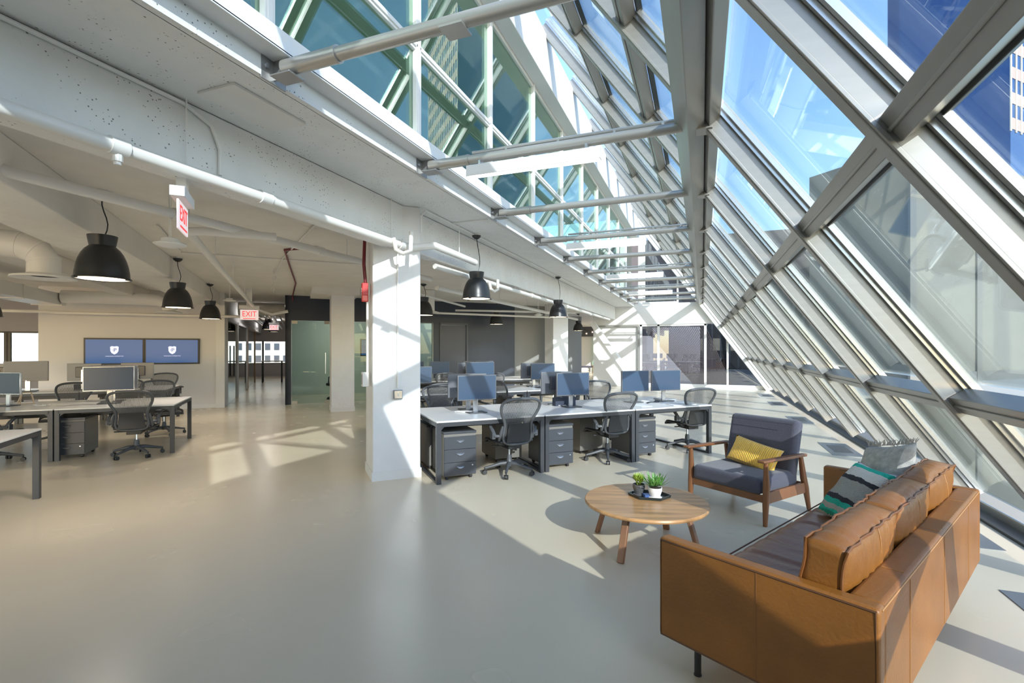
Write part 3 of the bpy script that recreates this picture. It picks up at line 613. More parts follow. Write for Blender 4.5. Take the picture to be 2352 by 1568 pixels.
for i in range(7):
    pipe('corridor_pipe', [xy(-1.55+.17*i, 17.5, 2.72-.03*(i % 3)), xy(-1.55+.17*i, 30, 2.72-.03*(i % 3))], .03+.012*(i % 2), M_pipe if i % 2 else mat('tan_pipe', (.33, .27, .21), .5), 'pipe under the corridor ceiling, number %s from the left' % ['one', 'two', 'three', 'four', 'five', 'six', 'seven'][i], 'pipe')['group'] = 'pipes under the corridor ceiling'
# soffit access panel
g = G(); g.box((-3.0, 2.62, 3.29), (.34, .62, .018)); tag(g.build('access_panel', M_ceil, bevel=.002), 'thin access panel on the slab soffit by the nearest steel tie', 'panel')
# wifi / smoke discs
for p, lab in ((xy(-1.05, 5.35, 2.52), 'round white smoke sensor hanging on two rods beside the nearest lamp'), (xy(-1.4, 13.0, 2.68), 'small round white sensor hanging near the corridor mouth'), (xy(6.8, 13.4, 2.6), 'small round white sensor by the far white column')):
    e = empty('smoke_sensor', p); tag(e, lab, 'sensor'); f = G(); f.lathe([(0, -.03), (.06, -.028), (.125, -.008), (.13, 0), (.125, .006), (.075, .012), (.07, .05), (0, .05)], n=28); f.build('body', M_white, e)
    f = G(); f.tube([(-.012, 0, .05), (-.012, 0, 3.05-p[2])], .005, 6); f.tube([(.012, 0, .05), (.012, 0, 3.05-p[2])], .005, 6); f.build('hanger_rod', M_pipe, e)
# exit signs
def exit_sign(loc, rz, k, lab, zc):
    e = empty('exit_sign', loc, rz); tag(e, lab, 'exit sign', 'exit signs')
    G().box((0, 0, .15*k), (.36*k, .09*k, .07*k)).build('housing', M_white, e, bevel=.003)
    G().box((0, 0, 0), (.32*k, .012*k, .20*k)).build('sign_panel', M_exitw, e)
    f = textobj('EXIT', 'lettering', .155*k, (0, -.008*k, .012*k), Matrix.Rotation(pi/2, 3, 'X'), M_exitr, e, .001, .8)
    f = textobj('EXIT', 'lettering', .155*k, (0, .008*k, .012*k), Matrix.Rotation(pi, 3, 'Z') @ Matrix.Rotation(pi/2, 3, 'X'), M_exitr, e, .001, .8)
    G().box((0, -.008*k, -.075*k), (.22*k, .003, .012*k)).build('underline', M_exitr, e)
    G().box((0, 0, (.185*k+zc-loc[2])/2), (.10*k, .06*k, zc-loc[2]-.185*k)).build('mount', M_pipe, e)
w = Vector((-2.98-.42, 2.02+.0, 0))
exit_sign((-3.47, 2.42, 2.50), Q+pi/2, 1.0, 'exit sign seen almost edge on beside the concrete beam', 2.78)
exit_sign(xy(-1.05, 13.7, 2.40), Q, 1.25, 'red lettered exit sign facing the room at the corridor mouth', 3.05)
exit_sign(xy(-.75, 20.5, 2.36), Q, 1.0, 'small exit sign far down the corridor', 3.05)

# column fittings
e = empty('fire_alarm', xy(.79, 6.12, 2.28), Q); tag(e, 'red fire alarm strobe on the side of the sunlit column', 'fire alarm')
G().box((-.03, 0, 0), (.07, .11, .15)).build('body', M_red, e, bevel=.005); G().box((-.03, -.02, -.05), (.075, .05, .20)).build('strobe', mat('strobe_red', (.65, .04, .03), .2), e, bevel=.01)
textobj('FIRE', 'lettering', .05, (-.068, -.02, -.03), Matrix.Rotation(-pi/2, 3, 'Z') @ Matrix.Rotation(pi/2, 3, 'X') @ Matrix.Rotation(pi/2, 3, 'Z'), M_white, e, .001)
pipe('fire_conduit', [xy(.78, 6.2, 2.36), xy(.76, 6.2, 2.6), xy(.78, 6.25, 3.04)], .02, M_maroon, 'dark red conduit rising from the fire alarm on the column', 'conduit')
pipe('column_conduit', [xy(.79, 6.1, 2.2), xy(.79, 6.1, 1.28)], .014, M_pipe, 'white conduit down the shaded side of the sunlit column', 'conduit')
e = empty('switch_box', xy(.78, 6.1, 1.2), Q); tag(e, 'white control box low on the shaded side of the sunlit column', 'switch'); G().box((-.02, 0, 0), (.07, .14, .17)).build('body', M_white, e, bevel=.004); G().box((-.058, -.02, 0), (.006, .05, .12)).build('keypad', M_grey, e)
pipe('column_conduit', [xy(1.12, 5.93, 3.0), xy(1.12, 5.93, 1.10)], .011, M_pipe, 'thin white conduit down the lit face of the sunlit column', 'conduit')
e = empty('outlet_box', xy(1.12, 5.94, 1.02), Q); tag(e, 'grey steel outlet box on the lit face of the sunlit column', 'outlet'); G().box((0, -.02, 0), (.105, .05, .105)).build('body', M_grille, e, bevel=.006)
f = G(); f.box((0, -.048, 0), (.09, .004, .09)); f.build('cover', M_silver, e, bevel=.002); f = G(); f.box((0, -.052, 0), (.012, .006, .035)); f.build('toggle', M_white, e)

# floor grilles
for i, y in enumerate((3.58, 5.45, 8.95, 12.35, 15.7, 18.3)):
    x = 2.0; e = empty('floor_grille', (x, y, .001)); tag(e, 'steel floor grille near the sloping glass, %s' % ['nearest, at the right edge behind the sofa', 'half hidden behind the sofa back', 'beyond the armchair', 'third one past the armchair', 'farther small one', 'farthest, close to the end wall'][i], 'grille', 'floor grilles along the glass')
    G().box((0, 0, .001), (.40, 1.06, .006)).build('plate', M_grille, e); f = G()
    for k in range(15): f.box((0, -.28+.04*k, .006), (.24, .018, .005))
    f.build('slats', mat('grille_dark', (.10, .11, .12), .4, .5), e)

# ================================================================== WALL SCREENS
R90 = Matrix.Rotation(pi/2, 3, 'X')
for i, (uc, lab) in enumerate(((-4.095, 'left of the two blue wall screens showing a white shield logo'), (-2.90, 'right of the two blue wall screens showing a white shield logo'))):
    e = empty('television', xy(uc, 15.06, 1.497), Q); tag(e, lab, 'screen', 'blue wall screens'); w = 1.205 if i == 0 else 1.185
    G().box((0, 0, 0), (w, .06, .66)).build('bezel', M_black, e, bevel=.004)
    G().box((0, -.033, 0), (w-.07, .004, .585)).build('display', M_tv, e)
    f = G(); f.prism([(-.085, .085), (-.05, .10), (0, .092), (.05, .10), (.085, .085), (.08, -.02), (.055, -.07), (0, -.105), (-.055, -.07), (-.08, -.02)], 0, .003, R=R90, c=(0, -.036, .03)); f.build('shield_logo', M_tvlogo, e)
    textobj('P', 'letter', .13, (.012, -.041, .03), R90, M_tvdark, e, .001); textobj('>', 'letter', .07, (-.035, -.041, .03), R90, M_tvdark, e, .001, .8)
    textobj('PUNCHKICK INTERACTIVE', 'caption', .030, (0, -.036, -.12), R90, M_tvlogo, e, .0008)

# ================================================================== WORKBENCHES
def make_bench(loop=False):
    e = empty('workbench'); Lb, D = 1.40, 1.36
    G().box((Lb/2, D/2, .72), (Lb-.004, D, .02)).build('tabletop', M_top, e, bevel=.003)
    f = G()
    for yy in (.02, D-.02): f.box((Lb/2, yy, .685), (Lb-.08, .035, .05))
    for xx in (.025, Lb-.025): f.box((xx, D/2, .685), (.045, D-.05, .05))
    f.box((Lb/2, D/2, .60), (Lb-.2, .12, .10)); f.build('frame', M_deskleg, e, bevel=.003)
    for xx in (.03, Lb-.03):
        for yy in (.03, D-.03):
            f = G(); f.box((xx, yy, .355), (.055, .055, .71))
            sx = 1 if xx < .5 else -1; sy = 1 if yy < .5 else -1
            f.prism([(0, 0), (.09, 0)]+[(.09-.09*sin(t*pi/12), -.09+.09*cos(t*pi/12)) for t in range(7)], -.012, .012, R=Matrix(((sx, 0, 0), (0, 0, 1), (0, 1, 0))), c=(xx+sx*.02, yy, .665))
            f.build('leg', M_deskleg, e, bevel=.004)
    if loop:
        for xx in (.03, Lb-.03): G().box((xx, D/2, .012), (.05, D-.06, .024)).build('floor_rail', M_deskleg, e)
    return e
bA = make_bench(True); bB = make_bench(False)
def place(proto, used, loc, rz=Q):
    e = proto if not used else copy_tree(proto)
    e.location = loc; e.rotation_euler = (0, 0, rz); return e
benches = [(1, 1.48, 5.50, 'white bench desk touching the sunlit column, nearest on the right'), (1, 2.89, 5.50, 'middle white bench desk of the nearest right hand row'), (1, 4.30, 5.50, 'white bench desk at the atrium end of the nearest right hand row'),
 (1, 1.40, 8.80, 'white bench desk half hidden by the sunlit column in the second row'), (1, 2.81, 8.80, 'middle white bench desk of the second right hand row'), (1, 4.22, 8.80, 'white bench desk at the atrium end of the second right hand row'),
 (1, 2.10, 12.2, 'far left bench desk in front of the charcoal wall'), (1, 3.51, 12.2, 'middle bench desk in front of the charcoal wall'), (1, 4.92, 12.2, 'right bench desk in front of the charcoal wall'),
 (0, -3.07, 8.78, 'white bench desk with free end facing the corridor, left side middle row'), (0, -4.48, 8.78, 'white bench desk second from the aisle in the left middle row'), (0, -5.89, 8.78, 'white bench desk farthest left in the middle row'),
 (0, -3.85, 5.37, 'white bench desk cut by the lower left edge of the photo'),
 (0, -3.86, 12.15, 'white bench desk nearest the aisle below the wall screens'), (0, -5.27, 12.15, 'second white bench desk below the wall screens'), (0, -6.68, 12.15, 'third white bench desk below the wall screens')]
ua = ub = False
for a, u, v, lab in benches:
    if a: e = place(bA, ua, xy(u, v)); ua = True
    else: e = place(bB, ub, xy(u, v)); ub = True
    tag(e, lab, 'desk', 'white bench desks')

# ================================================================== PEDESTALS
def make_ped():
    e = empty('drawer_pedestal')
    G().box((0, .26, .30), (.40, .52, .50)).build('body', M_pedside, e, bevel=.004)
    G().box((0, .26, .565), (.41, .54, .03)).build('top', M_ped, e, bevel=.004)
    for i in range(3):
        zc = .135+.155*i; d = G().box((0, -.008, zc), (.395, .018, .149)).build('drawer', M_ped, e, bevel=.002)
        f = G(); pts = [(-.055+.11*t/8, 0) for t in range(9)]
        f.grid(lambda a, b: Vector((-.052+.104*a, -.018-.028*sin(pi*b)*sin(pi*a)**.5 if 0 < a < 1 else -.018, .034-.012-(.036*b)*(sin(pi*a)**.6 if 0 < a < 1 else 0))), 12, 6)
        f.build('handle', M_silver, d, loc=(0, 0, zc+.01))
    G().tube([(.15, -.024, .17), (.15, -.016, .17)], .009, 10).build('lock', M_silver, e)
    for sx in (-.15, .15):
        for yy in (.06, .46): f = G(); f.tube([(sx-.015, yy, .025), (sx+.015, yy, .025)], .025, 14); f.box((sx, yy, .045), (.04, .03, .03)); f.build('caster', M_black, e)
    return e
p0 = make_ped()
peds = [(1.80, 5.62, 0, 'slate three drawer pedestal under the nearest right desk, closest to the column'), (3.16, 5.62, 0, 'slate three drawer pedestal under the middle right desk'), (4.60, 5.70, 0, 'slate three drawer pedestal under the right desk nearest the atrium'),
 (-2.98, 8.95, 0, 'black three drawer pedestal beside the task chair on the left'), (1.75, 6.75, pi, 'slate pedestal facing away beside the sunlit column'), (4.05, 6.75, pi, 'slate pedestal facing away under the middle of the near right row'), (2.7, 6.75, pi, 'slate pedestal facing away under the near right row, behind the first task chair')]
for i, (u, v, r, lab) in enumerate(peds):
    e = place(p0, i > 0, xy(u, v), Q+r); tag(e, lab, 'pedestal', 'drawer pedestals under the desks')

# ================================================================== TASK CHAIRS
def back_half(z):
    K = [(.40, .15), (.44, .185), (.50, .188), (.58, .176), (.64, .172), (.70, .196), (.76, .232), (.82, .253), (.87, .256), (.905, .238), (.93, .18), (.94, .085)]
    if z <= K[0][0]: return K[0][1]
    for (a, b), (c, d) in zip(K, K[1:]):
        if z <= c: return b+(d-b)*(z-a)/(c-a)
    return K[-1][1]
def back_y(z, x=0): t = (z-.40)/.54; return -.20-.02-.13*t+.035*sin(pi*min(1, t*1.15))-.0+.16*x*x*1.8
def make_chair():
    e = empty('task_chair')
    zs = [.40, .44, .50, .58, .64, .70, .76, .82, .87, .905, .93, .94]
    right = [(back_half(z), z) for z in zs]; loop = right + [(0, .943)] + [(-x, z) for x, z in reversed(right)] + [(0, .392)]
    f = G(); f.tube([(x, back_y(z, x), z) for x, z in loop], .0195, 8, closed=True); f.build('back_frame', M_frame, e, smooth=60, sub=1)
    f = G(); f.grid(lambda a, b: (lambda z: Vector(((2*a-1)*back_half(z)*.98, back_y(z, (2*a-1)*back_half(z)*.98)+.012*(1-(2*a-1)**2), z)))(.395+.545*b), 10, 18); f.build('back_mesh', M_pell, e)
    f = G(); f.grid(lambda a, b: Vector(((2*a-1)*(.155-.02*b), back_y(.42+.22*b)-.02+.01*(2*a-1)**2, .42+.22*b)), 6, 6); f.grid(lambda a, b: Vector(((2*a-1)*(.155-.02*b), back_y(.42+.22*b)-.03+.01*(2*a-1)**2, .42+.22*b)), 6, 6); f.build('lumbar_pad', M_black, e)
    # side links that carry the back
    for s in (-1, 1):
        f = G(); f.tube([(s*.20, -.23, .62), (s*.215, -.22, .55), (s*.22, -.18, .46), (s*.18, -.10, .40), (s*.08, -.03, .365)], [.012, .018, .022, .022, .022], 8); f.build('back_link', M_frame, e)
        f = G(); f.box((s*.275, .02, .635), (.085, .25, .028)); f.build('arm_pad', M_black, e, bevel=.012, seg=3)
        f = G(); f.tube([(s*.215, -.20, .50), (s*.27, -.17, .50), (s*.285, -.13, .56), (s*.28, -.03, .615)], [.018, .024, .024, .018], 8); f.box((s*.285, -.14, .50), (.04, .06, .07)); f.build('arm_support', M_frame, e)
    sx = lambda b: .235*(1-.10*abs(2*b-1)**2)
    f = G(); f.grid(lambda a, b: Vector(((2*a-1)*sx(b), -.19+.44*b, .425-.012*(1-(2*a-1)**2)-(.05*max(0, (b-.75)/.25)**2)+.0)), 8, 10); f.build('seat_mesh', M_pell, e)
    lp = [(sx(b)*1, -.19+.44*b, .425-.05*max(0, (b-.75)/.25)**2) for b in (0, .15, .3, .5, .7, .85, 1)]; lp = lp+[(-x, y, z) for x, y, z in reversed(lp)]
    f = G(); f.tube(lp, .017, 8, closed=True); f.box((0, .21, .385), (.40, .08, .03)); f.build('seat_frame', M_black, e, smooth=60)
    f = G(); f.box((0, -.02, .355), (.17, .26, .06)); f.box((0, .03, .385), (.30, .05, .03)); f.tube([(.06, 0, .36), (.26, .02, .36)], .010, 8); f.tube([(-.06, -.05, .36), (-.25, -.04, .36)], .010, 8); f.box((.27, .02, .36), (.05, .025, .02)); f.build('tilt_mechanism', M_black, e, bevel=.01)
    f = G(); f.tube([(0, 0, .21), (0, 0, .34)], .014, 12); f.build('gas_lift', M_chrome, e)
    f = G(); f.lathe([(.025, .23), (.032, .20), (.035, .13), (.045, .115), (.035, .09), (0, .09)], n=16)
    for k in range(5):
        a = 2*pi*k/5+.35; c, s = cos(a), sin(a); f.tube([(0, 0, .125), (.10*c, .10*s, .125), (.22*c, .22*s, .095), (.30*c, .30*s, .078)], [.03, .024, .018, .015], 8)
    f.build('star_base', M_frame, e, smooth=60)
    for k in range(5):
        a = 2*pi*k/5+.35; c, s = cos(a), sin(a); f = G(); p = Vector((.30*c, .30*s, .028)); t = Vector((-s, c, 0))
        for q in (-1, 1): f.tube([p+t*.008*q, p+t*.026*q], [.027, .027], 12)
        f.tube([p+Vector((0, 0, .01)), p+Vector((0, 0, .06))], .009, 8); f.build('caster', M_black, e)
    return e
c0 = make_chair()
chairs = [(2.46, 5.66, .06, 'mesh task chair, nearest in front of the right hand row'), (4.02, 5.78, .02, 'mesh task chair, middle one in front of the near right row'), (5.58, 5.88, -.12, 'mesh task chair at the atrium end of the near right row'),
 (-2.13, 8.78, 0.0, 'dark mesh task chair beside the black pedestal on the left'), (-3.78, 8.95, -.2, 'dark mesh task chair cut by the left edge of the photo'), (-3.55, 10.55, pi-.1, 'dark mesh task chair across the desk, behind the left middle row'),
 (-2.95, 12.0, -.1, 'dark mesh task chair behind the silver monitor on the left'), (-2.80, 13.9, pi+.3, 'dark mesh task chair at the far end below the right wall screen'), (-2.2, 10.75, pi+.5, 'dark mesh task chair near the aisle between the left rows'),
 (2.30, 8.45, 0, 'mesh task chair right beside the sunlit column in the second row'), (3.72, 8.35, -1.45, 'mesh task chair turned sideways behind the first monitor'), (4.45, 10.85, pi, 'mesh task chair beyond the second right row, in front of the charcoal wall'),
 (3.35, 11.85, 0, 'dark mesh task chair at the desk below the charcoal door'), (5.0, 7.30, pi-.2, 'mesh task chair behind the twin monitors of the near right row'), (4.9, 8.45, .9, 'mesh task chair between the near and second right rows, by the second desk gap'), (2.1, 7.35, pi, 'mesh task chair on the far side of the desk by the column')]
for i, (u, v, r, lab) in enumerate(chairs):
    e = place(c0, i > 0, xy(u, v), Q+r); e.scale = (1.03, 1.03, 1.03); tag(e, lab, 'office chair', 'mesh task chairs')

# ================================================================== MONITORS
def make_monitor(mb, mz, silver=False):
    e = empty('monitor')
    G().box((0, .0, .33), (.54, .028, .325)).build('casing', mb, e, bevel=.006)
    f = G(); f.box((0, -.0150, .332), (.518, .004, .300)); f.build('display', M_screen, e)
    f = G(); f.box((0, .028, .33), (.26, .03, .20)); f.build('rear_housing', mz, e, bevel=.01)
    f = G(); f.box((0, .058, .19), (.065, .022, .38)); f.box((0, .04, .34), (.06, .06, .06)); f.build('stand_neck', M_silver, e, bevel=.004)
    f = G(); f.box((0, .03, .006), (.24, .19, .012)); f.build('stand_foot', M_frame, e, bevel=.003)
    f = G(); f.tube([(.0, -.018, .176), (0, -.0145, .176)], .007, 10); f.build('badge', M_silver, e)
    return e
m0 = make_monitor(M_bezel, M_mback); m1 = make_monitor(M_silver, M_silver)
mons = [(0, 2.16, 6.02, .04, 1, 'monitor nearest the column on the near right row, screen towards the camera'), (0, 2.16, 6.42, pi-.1, 1, 'monitor facing away behind the nearest monitor'), (0, 3.62, 6.05, .02, 1, 'monitor on the middle desk of the near right row, screen towards the camera'), (0, 3.58, 6.45, pi+.05, 1, 'monitor facing away behind the middle monitor'),
 (0, 4.83, 6.20, .06, 1, 'left one of the twin monitors on the desk nearest the atrium'), (0, 5.40, 6.16, -.1, 1, 'right one of the twin monitors on the desk nearest the atrium'),
 (0, 3.42, 9.35, .05, 1.15, 'pale monitor in the second right row with a diagonal shadow'), (0, 3.35, 9.75, pi, 1.1, 'monitor facing away behind the pale second row monitor'), (0, 4.85, 9.35, 0, 1.05, 'monitor in the second right row in front of the white column'), (0, 4.80, 9.75, pi, 1.05, 'monitor facing away beside the white column'), (0, 2.15, 9.35, 0, 1, 'monitor beside the sunlit column in the second row'),
 (0, 3.50, 12.7, 0, 1, 'dark monitor below the charcoal door'), (0, 2.9, 13.1, 0, 1, 'dark monitor below the inner window'), (0, 4.80, 12.8, 0, 1, 'monitor in the farthest right row, right of the charcoal door'), (0, 4.55, 13.1, pi, 1, 'monitor facing away in the farthest right row'),
 (1, -2.60, 9.30, .12, 1.15, 'large silver monitor on the left middle row, screen towards the camera'), (0, -2.66, 9.75, pi, 1.15, 'black monitor facing away behind the silver one'), (1, -3.88, 9.5, -.5, 1, 'silver monitor at the left edge of the middle row'),
 (0, -3.95, 12.7, pi-.1, 1.08, 'black monitor facing away below the left wall screen'), (0, -3.14, 13.0, pi, 1.08, 'black monitor facing away below the right wall screen'), (0, -4.80, 12.55, .1, 1.2, 'teal reflecting monitor in the left far row, screen towards the camera'), (0, -5.35, 12.9, pi, 1.1, 'black monitor facing away at the far left edge')]
u_ = [False, False]
for t, u, v, r, k, lab in mons:
    e = place((m0, m1)[t], u_[t], xy(u, v, .731), Q+r); u_[t] = True; e.scale = (k, k, k); tag(e, lab, 'monitor', 'desk monitors')

# desk clutter
def cable(pts, lab, m=M_cable, r=.004):
    f = G(); o = Vector(pts[0]); f.tube([Vector(p)-o for p in pts], r, 6); tag(f.build('cable', m, loc=tuple(o)), lab, 'cable')
rnd = random.Random(3)
def squiggle(u, v, z, n=14, s=.14):
    return [xy(u+s*rnd.uniform(-1, 1), v+s*.7*rnd.uniform(-1, 1), z+.004+.012*rnd.random()) for i in range(n)]
def sm(pts, n=4):
    out = []
    for i in range(len(pts)-1):
        p0 = Vector(pts[max(i-1, 0)]); p1 = Vector(pts[i]); p2 = Vector(pts[i+1]); p3 = Vector(pts[min(i+2, len(pts)-1)])
        for k in range(n):
            t = k/n; out.append(.5*((2*p1)+(-p0+p2)*t+(2*p0-5*p1+4*p2-p3)*t*t+(-p0+3*p1-3*p2+p3)*t**3))
    out.append(Vector(pts[-1])); 
    for p in out: p.z = max(p.z, .735)
    return out
for u, v, lab in ((2.05, 6.12, 'white cables bunched at the foot of the nearest monitor'), (3.5, 6.3, 'white cables tangled behind the middle monitor'), (5.1, 6.2, 'white cables between the twin monitors'), (4.75, 9.6, 'white cables under the monitor by the white column'), (-3.7, 12.65, 'white cables beside the silver stand below the left wall screen'), (-3.4, 9.4, 'white cable loop on the left middle desk')):
    cable(sm(squiggle(u, v, .731, 9)), lab)
cable(sm([xy(5.0, 6.05, .74), xy(4.9, 6.0, .735), xy(5.0, 6.1, .735), xy(5.2, 6.08, .735), xy(5.15, 6.2, .735)]), 'black headphone cable on the desk of the twin monitors', M_black, .006)
for u, v, r, s, lab in ((5.45, 5.75, .3, (.21, .28), 'white sheet of paper on the desk nearest the atrium'), (5.15, 5.68, -.2, (.15, .2), 'small white paper beside the larger sheet on the atrium desk'), (4.62, 5.8, .1, (.2, .26), 'pale folder on the desk left of the twin monitors')):
    tag(G().box((0, 0, .003), (s[0], s[1], .005)).build('paper_sheet', M_paper, loc=xy(u, v, .731), rz=Q+r), lab, 'paper')
tag(G().box((0, 0, .012), (.22, .30, .022)).build('laptop', M_silver, loc=xy(5.55, 6.35, .731), rz=Q, bevel=.004), 'closed silver laptop behind the twin monitors', 'laptop')
tag(G().box((0, 0, .06), (.34, .10, .12)).build('storage_box', mat('navy_box', (.03, .04, .07), .6), loc=xy(3.62, 6.3, .731), rz=Q, bevel=.004), 'dark blue box behind the middle monitor stand', 'box')
tag(G().box((0, 0, .05), (.34, .14, .10)).build('storage_box', mat('navy_box2', (.03, .04, .07), .6), loc=xy(-4.0, 12.9, .731), rz=Q, bevel=.004), 'dark blue box below the left wall screen', 'box')
e = empty('photo_frame', xy(-3.72, 10.1-.35, .731), Q+.5); tag(e, 'small pale wooden A shaped frame standing on the left middle desk', 'frame')
f = G(); f.bar((-.08, 0, 0), (-.05, .05, .17), .012, .012); f.bar((.08, 0, 0), (.05, .05, .17), .012, .012); f.bar((-.05, .05, .17), (.05, .05, .17), .012, .012); f.bar((-.08, .0, .006), (.08, .0, .006), .012, .012); f.bar((.05, .05, .17), (.09, .13, 0), .012, .012); f.bar((-.05, .05, .17), (-.09, .13, 0), .012, .012); f.build('rails', mat('pale_wood', (.62, .48, .36), .5), e)

# ================================================================== COFFEE TABLE
TX, TY = -.42, 4.04
e = empty('coffee_table', (TX, TY, 0), radians(15)); tag(e, 'round walnut coffee table with four splayed wooden legs', 'coffee table')
f = G(); f.lathe([(0, .328), (.462, .328), (.478, .334), (.482, .345), (.478, .357), (.474, .36), (0, .36)], n=96); f.build('tabletop', M_tabtop, e, smooth=30)
for a in (-123, -33, 57, 147):
    c, s = cos(radians(a-0)), sin(radians(a)); f = G(); f.bar((.335*c, .335*s, .325), (.435*c, .435*s, 0), .052, .030, up=(c, s, 0)); lg = f.build('leg', M_legw, e, bevel=.005)
    f = G(); f.bar((.328*c, .328*s, .327), (.345*c, .345*s, .285), .062, .045, up=(c, s, 0)); f.build('bracket', M_black, e)
TZ = .36
px, py = TX+.02, TY+.10
e = empty('hexagonal_tray', (px, py, TZ+.001), radians(8)); tag(e, 'dark hexagonal tray on the coffee table holding two potted plants', 'tray')
H6 = [(.165*cos(pi/3*k), .125*sin(pi/3*k)) for k in range(6)]; H6i = [(x*.94, y*.94) for x, y in H6]
f = G(); f.prism(H6, 0, .004); f.build('base', mat('tray_black', (.025, .035, .035), .18), e)
f = G(); nn = 6
f.add([(x, y, .0) for x, y in H6]+[(x*1.04, y*1.04, .022) for x, y in H6]+[(x*.99, y*.99, .022) for x, y in H6]+[(x, y, .004) for x, y in H6i], [(i, (i+1) % 6, 6+(i+1) % 6, 6+i) for i in range(6)]+[(6+i, 6+(i+1) % 6, 12+(i+1) % 6, 12+i) for i in range(6)]+[(12+i, 12+(i+1) % 6, 18+(i+1) % 6, 18+i) for i in range(6)])
f.build('rim', mat('tray_black', (.025, .035, .035), .18), e)
tag(G().box((0, 0, .012), (.055, .055, .022)).build('coaster', mat('blue_card', (.06, .12, .32), .4), loc=(px-.015, py-.035, TZ+.006), rz=.5), 'small blue card box between the two plant pots', 'box')
def leaf(g, base, az, el, L, w, curl=.4, n=5):
    base = Vector(base); d = Vector((cos(az)*cos(el), sin(az)*cos(el), sin(el))); side = Vector((-sin(az), cos(az), 0)); upv = side.cross(d)*-1
    vs = []
    for i in range(n+1):
        t = i/n; c = base+d*L*t+Vector((0, 0, curl*L*t*t*(1 if curl > 0 else 1))); ww = w*(.55+.9*t)*(1-t)**.7 if t < 1 else .0004
        ww = max(ww, .0005); vs += [c-side*ww, c+upv*(-ww*.45), c+side*ww, c+upv*ww*.12]
    fs = []
    for i in range(n):
        for k in range(4): fs.append((i*4+k, i*4+(k+1) % 4, (i+1)*4+(k+1) % 4, (i+1)*4+k))
    fs.append((0, 1, 2, 3)); g.add(vs, fs)
def pot(x, y, r, h, m, ms, lab, leafm, kind):
    e = empty('potted_succulent', (x, y, TZ+.006)); tag(e, lab, 'plant')
    f = G(); f.lathe([(0, 0), (r*.95, 0), (r*.97, .006), (r*.72, .012), (r*.80, .03), (r*.98, h*.7), (r, h), (r*.9, h), (r*.88, h*.85), (0, h*.85)], n=32); f.build('pot', m, e, smooth=40)
    f = G(); f.lathe([(0, h*.99), (r*.86, h*.92), (r*.86, h*.85)], n=20, cap=False); f.build('soil', ms, e)
    f = G(); R = random.Random(int(x*1000)+5)
    if kind == 0:
        for ros in range(9):
            a0 = R.uniform(0, 6.28); rr = r*.75*sqrt(R.random()); bx, by, bz = rr*cos(a0), rr*sin(a0), h+.012+.03*R.random()
            f.tube([(rr*.5*cos(a0), rr*.5*sin(a0), h*.9), (bx, by, bz)], .003, 5)
            for k in range(11): leaf(f, (bx, by, bz), k*2.4, .25+.09*k, .040+.012*R.random(), .0095, .3)
    else:
        for cl in range(8):
            a0 = R.uniform(0, 6.28); rr = r*.8*sqrt(R.random()); bx, by = rr*cos(a0), rr*sin(a0); bz = h+.0+.02*R.random()
            for k in range(13):
                el = .15+1.2*k/13; leaf(f, (bx, by, bz), k*2.4+a0, el, .075+.045*R.random(), .0085, .25 if el < .8 else 0, 5)
    f.build('leaves', leafm, e, smooth=60); return e
pot(px-.085, py+.01, .050, .085, mat('grey_glazed_pot', (.10, .10, .105), .25), M_soil, 'yellow green succulent in a dark grey pot, left on the tray', M_leafA, 0)
pot(px+.048, py-.035, .056, .085, mat('white_glazed_pot', (.85, .82, .80), .3), M_soil, 'taller spiky aloe in a white pot, right on the tray', M_leafB, 1)

# ================================================================== CUSHION SHAPES
def cushion(sx, sy, sz, nx=14, ny=14, e=.35, pinch=.06, wr=0, seed=1, tops=1):
    """pillow of size sx,sy, thickness sz in local xyz, returned as G"""
    R = random.Random(seed); ph = [R.uniform(0, 6.28) for _ in range(6)]
    def surf(sgn):
        def fn(a, b):
            x, y = 2*a-1, 2*b-1
            k = ((1-abs(x)**2.6)*(1-abs(y)**2.6)); k = max(k, 0)**e
            pin = 1-pinch*(x*x*(1-y*y)*0+ (1-x*x)*y*y) ; pin2 = 1-pinch*((1-y*y)*x*x)
            w = wr*sz*(sin(9*x+ph[0]+3*y)*cos(4*y+ph[1])+.6*sin(17*x*y+ph[2]+5*x))*k
            return Vector((x*sx/2*pin2, y*sy/2*pin, sgn*(sz/2*k)+w))
        return fn
    g = G(); g.grid(surf(1), nx, ny); g.grid(surf(-1), nx, ny); return g
def weld(o, d=.0005):
    bm = bmesh.new(); bm.from_mesh(o.data); bmesh.ops.remove_doubles(bm, verts=bm.verts, dist=d); bmesh.ops.recalc_face_normals(bm, faces=bm.faces); bm.to_mesh(o.data); bm.free()
    o.data.polygons.foreach_set('use_smooth', [True]*len(o.data.polygons)); return o

# ================================================================== SOFA   (local x along the length, +y towards the back)
SL, SD, SH = 2.30, .88, .66
SA = radians(61.2)
SCX, SCY = .745, 3.265
e = empty('leather_sofa', (SCX, SCY, 0), SA); tag(e, 'tan leather three seat sofa on thin black legs, seen from behind', 'sofa')
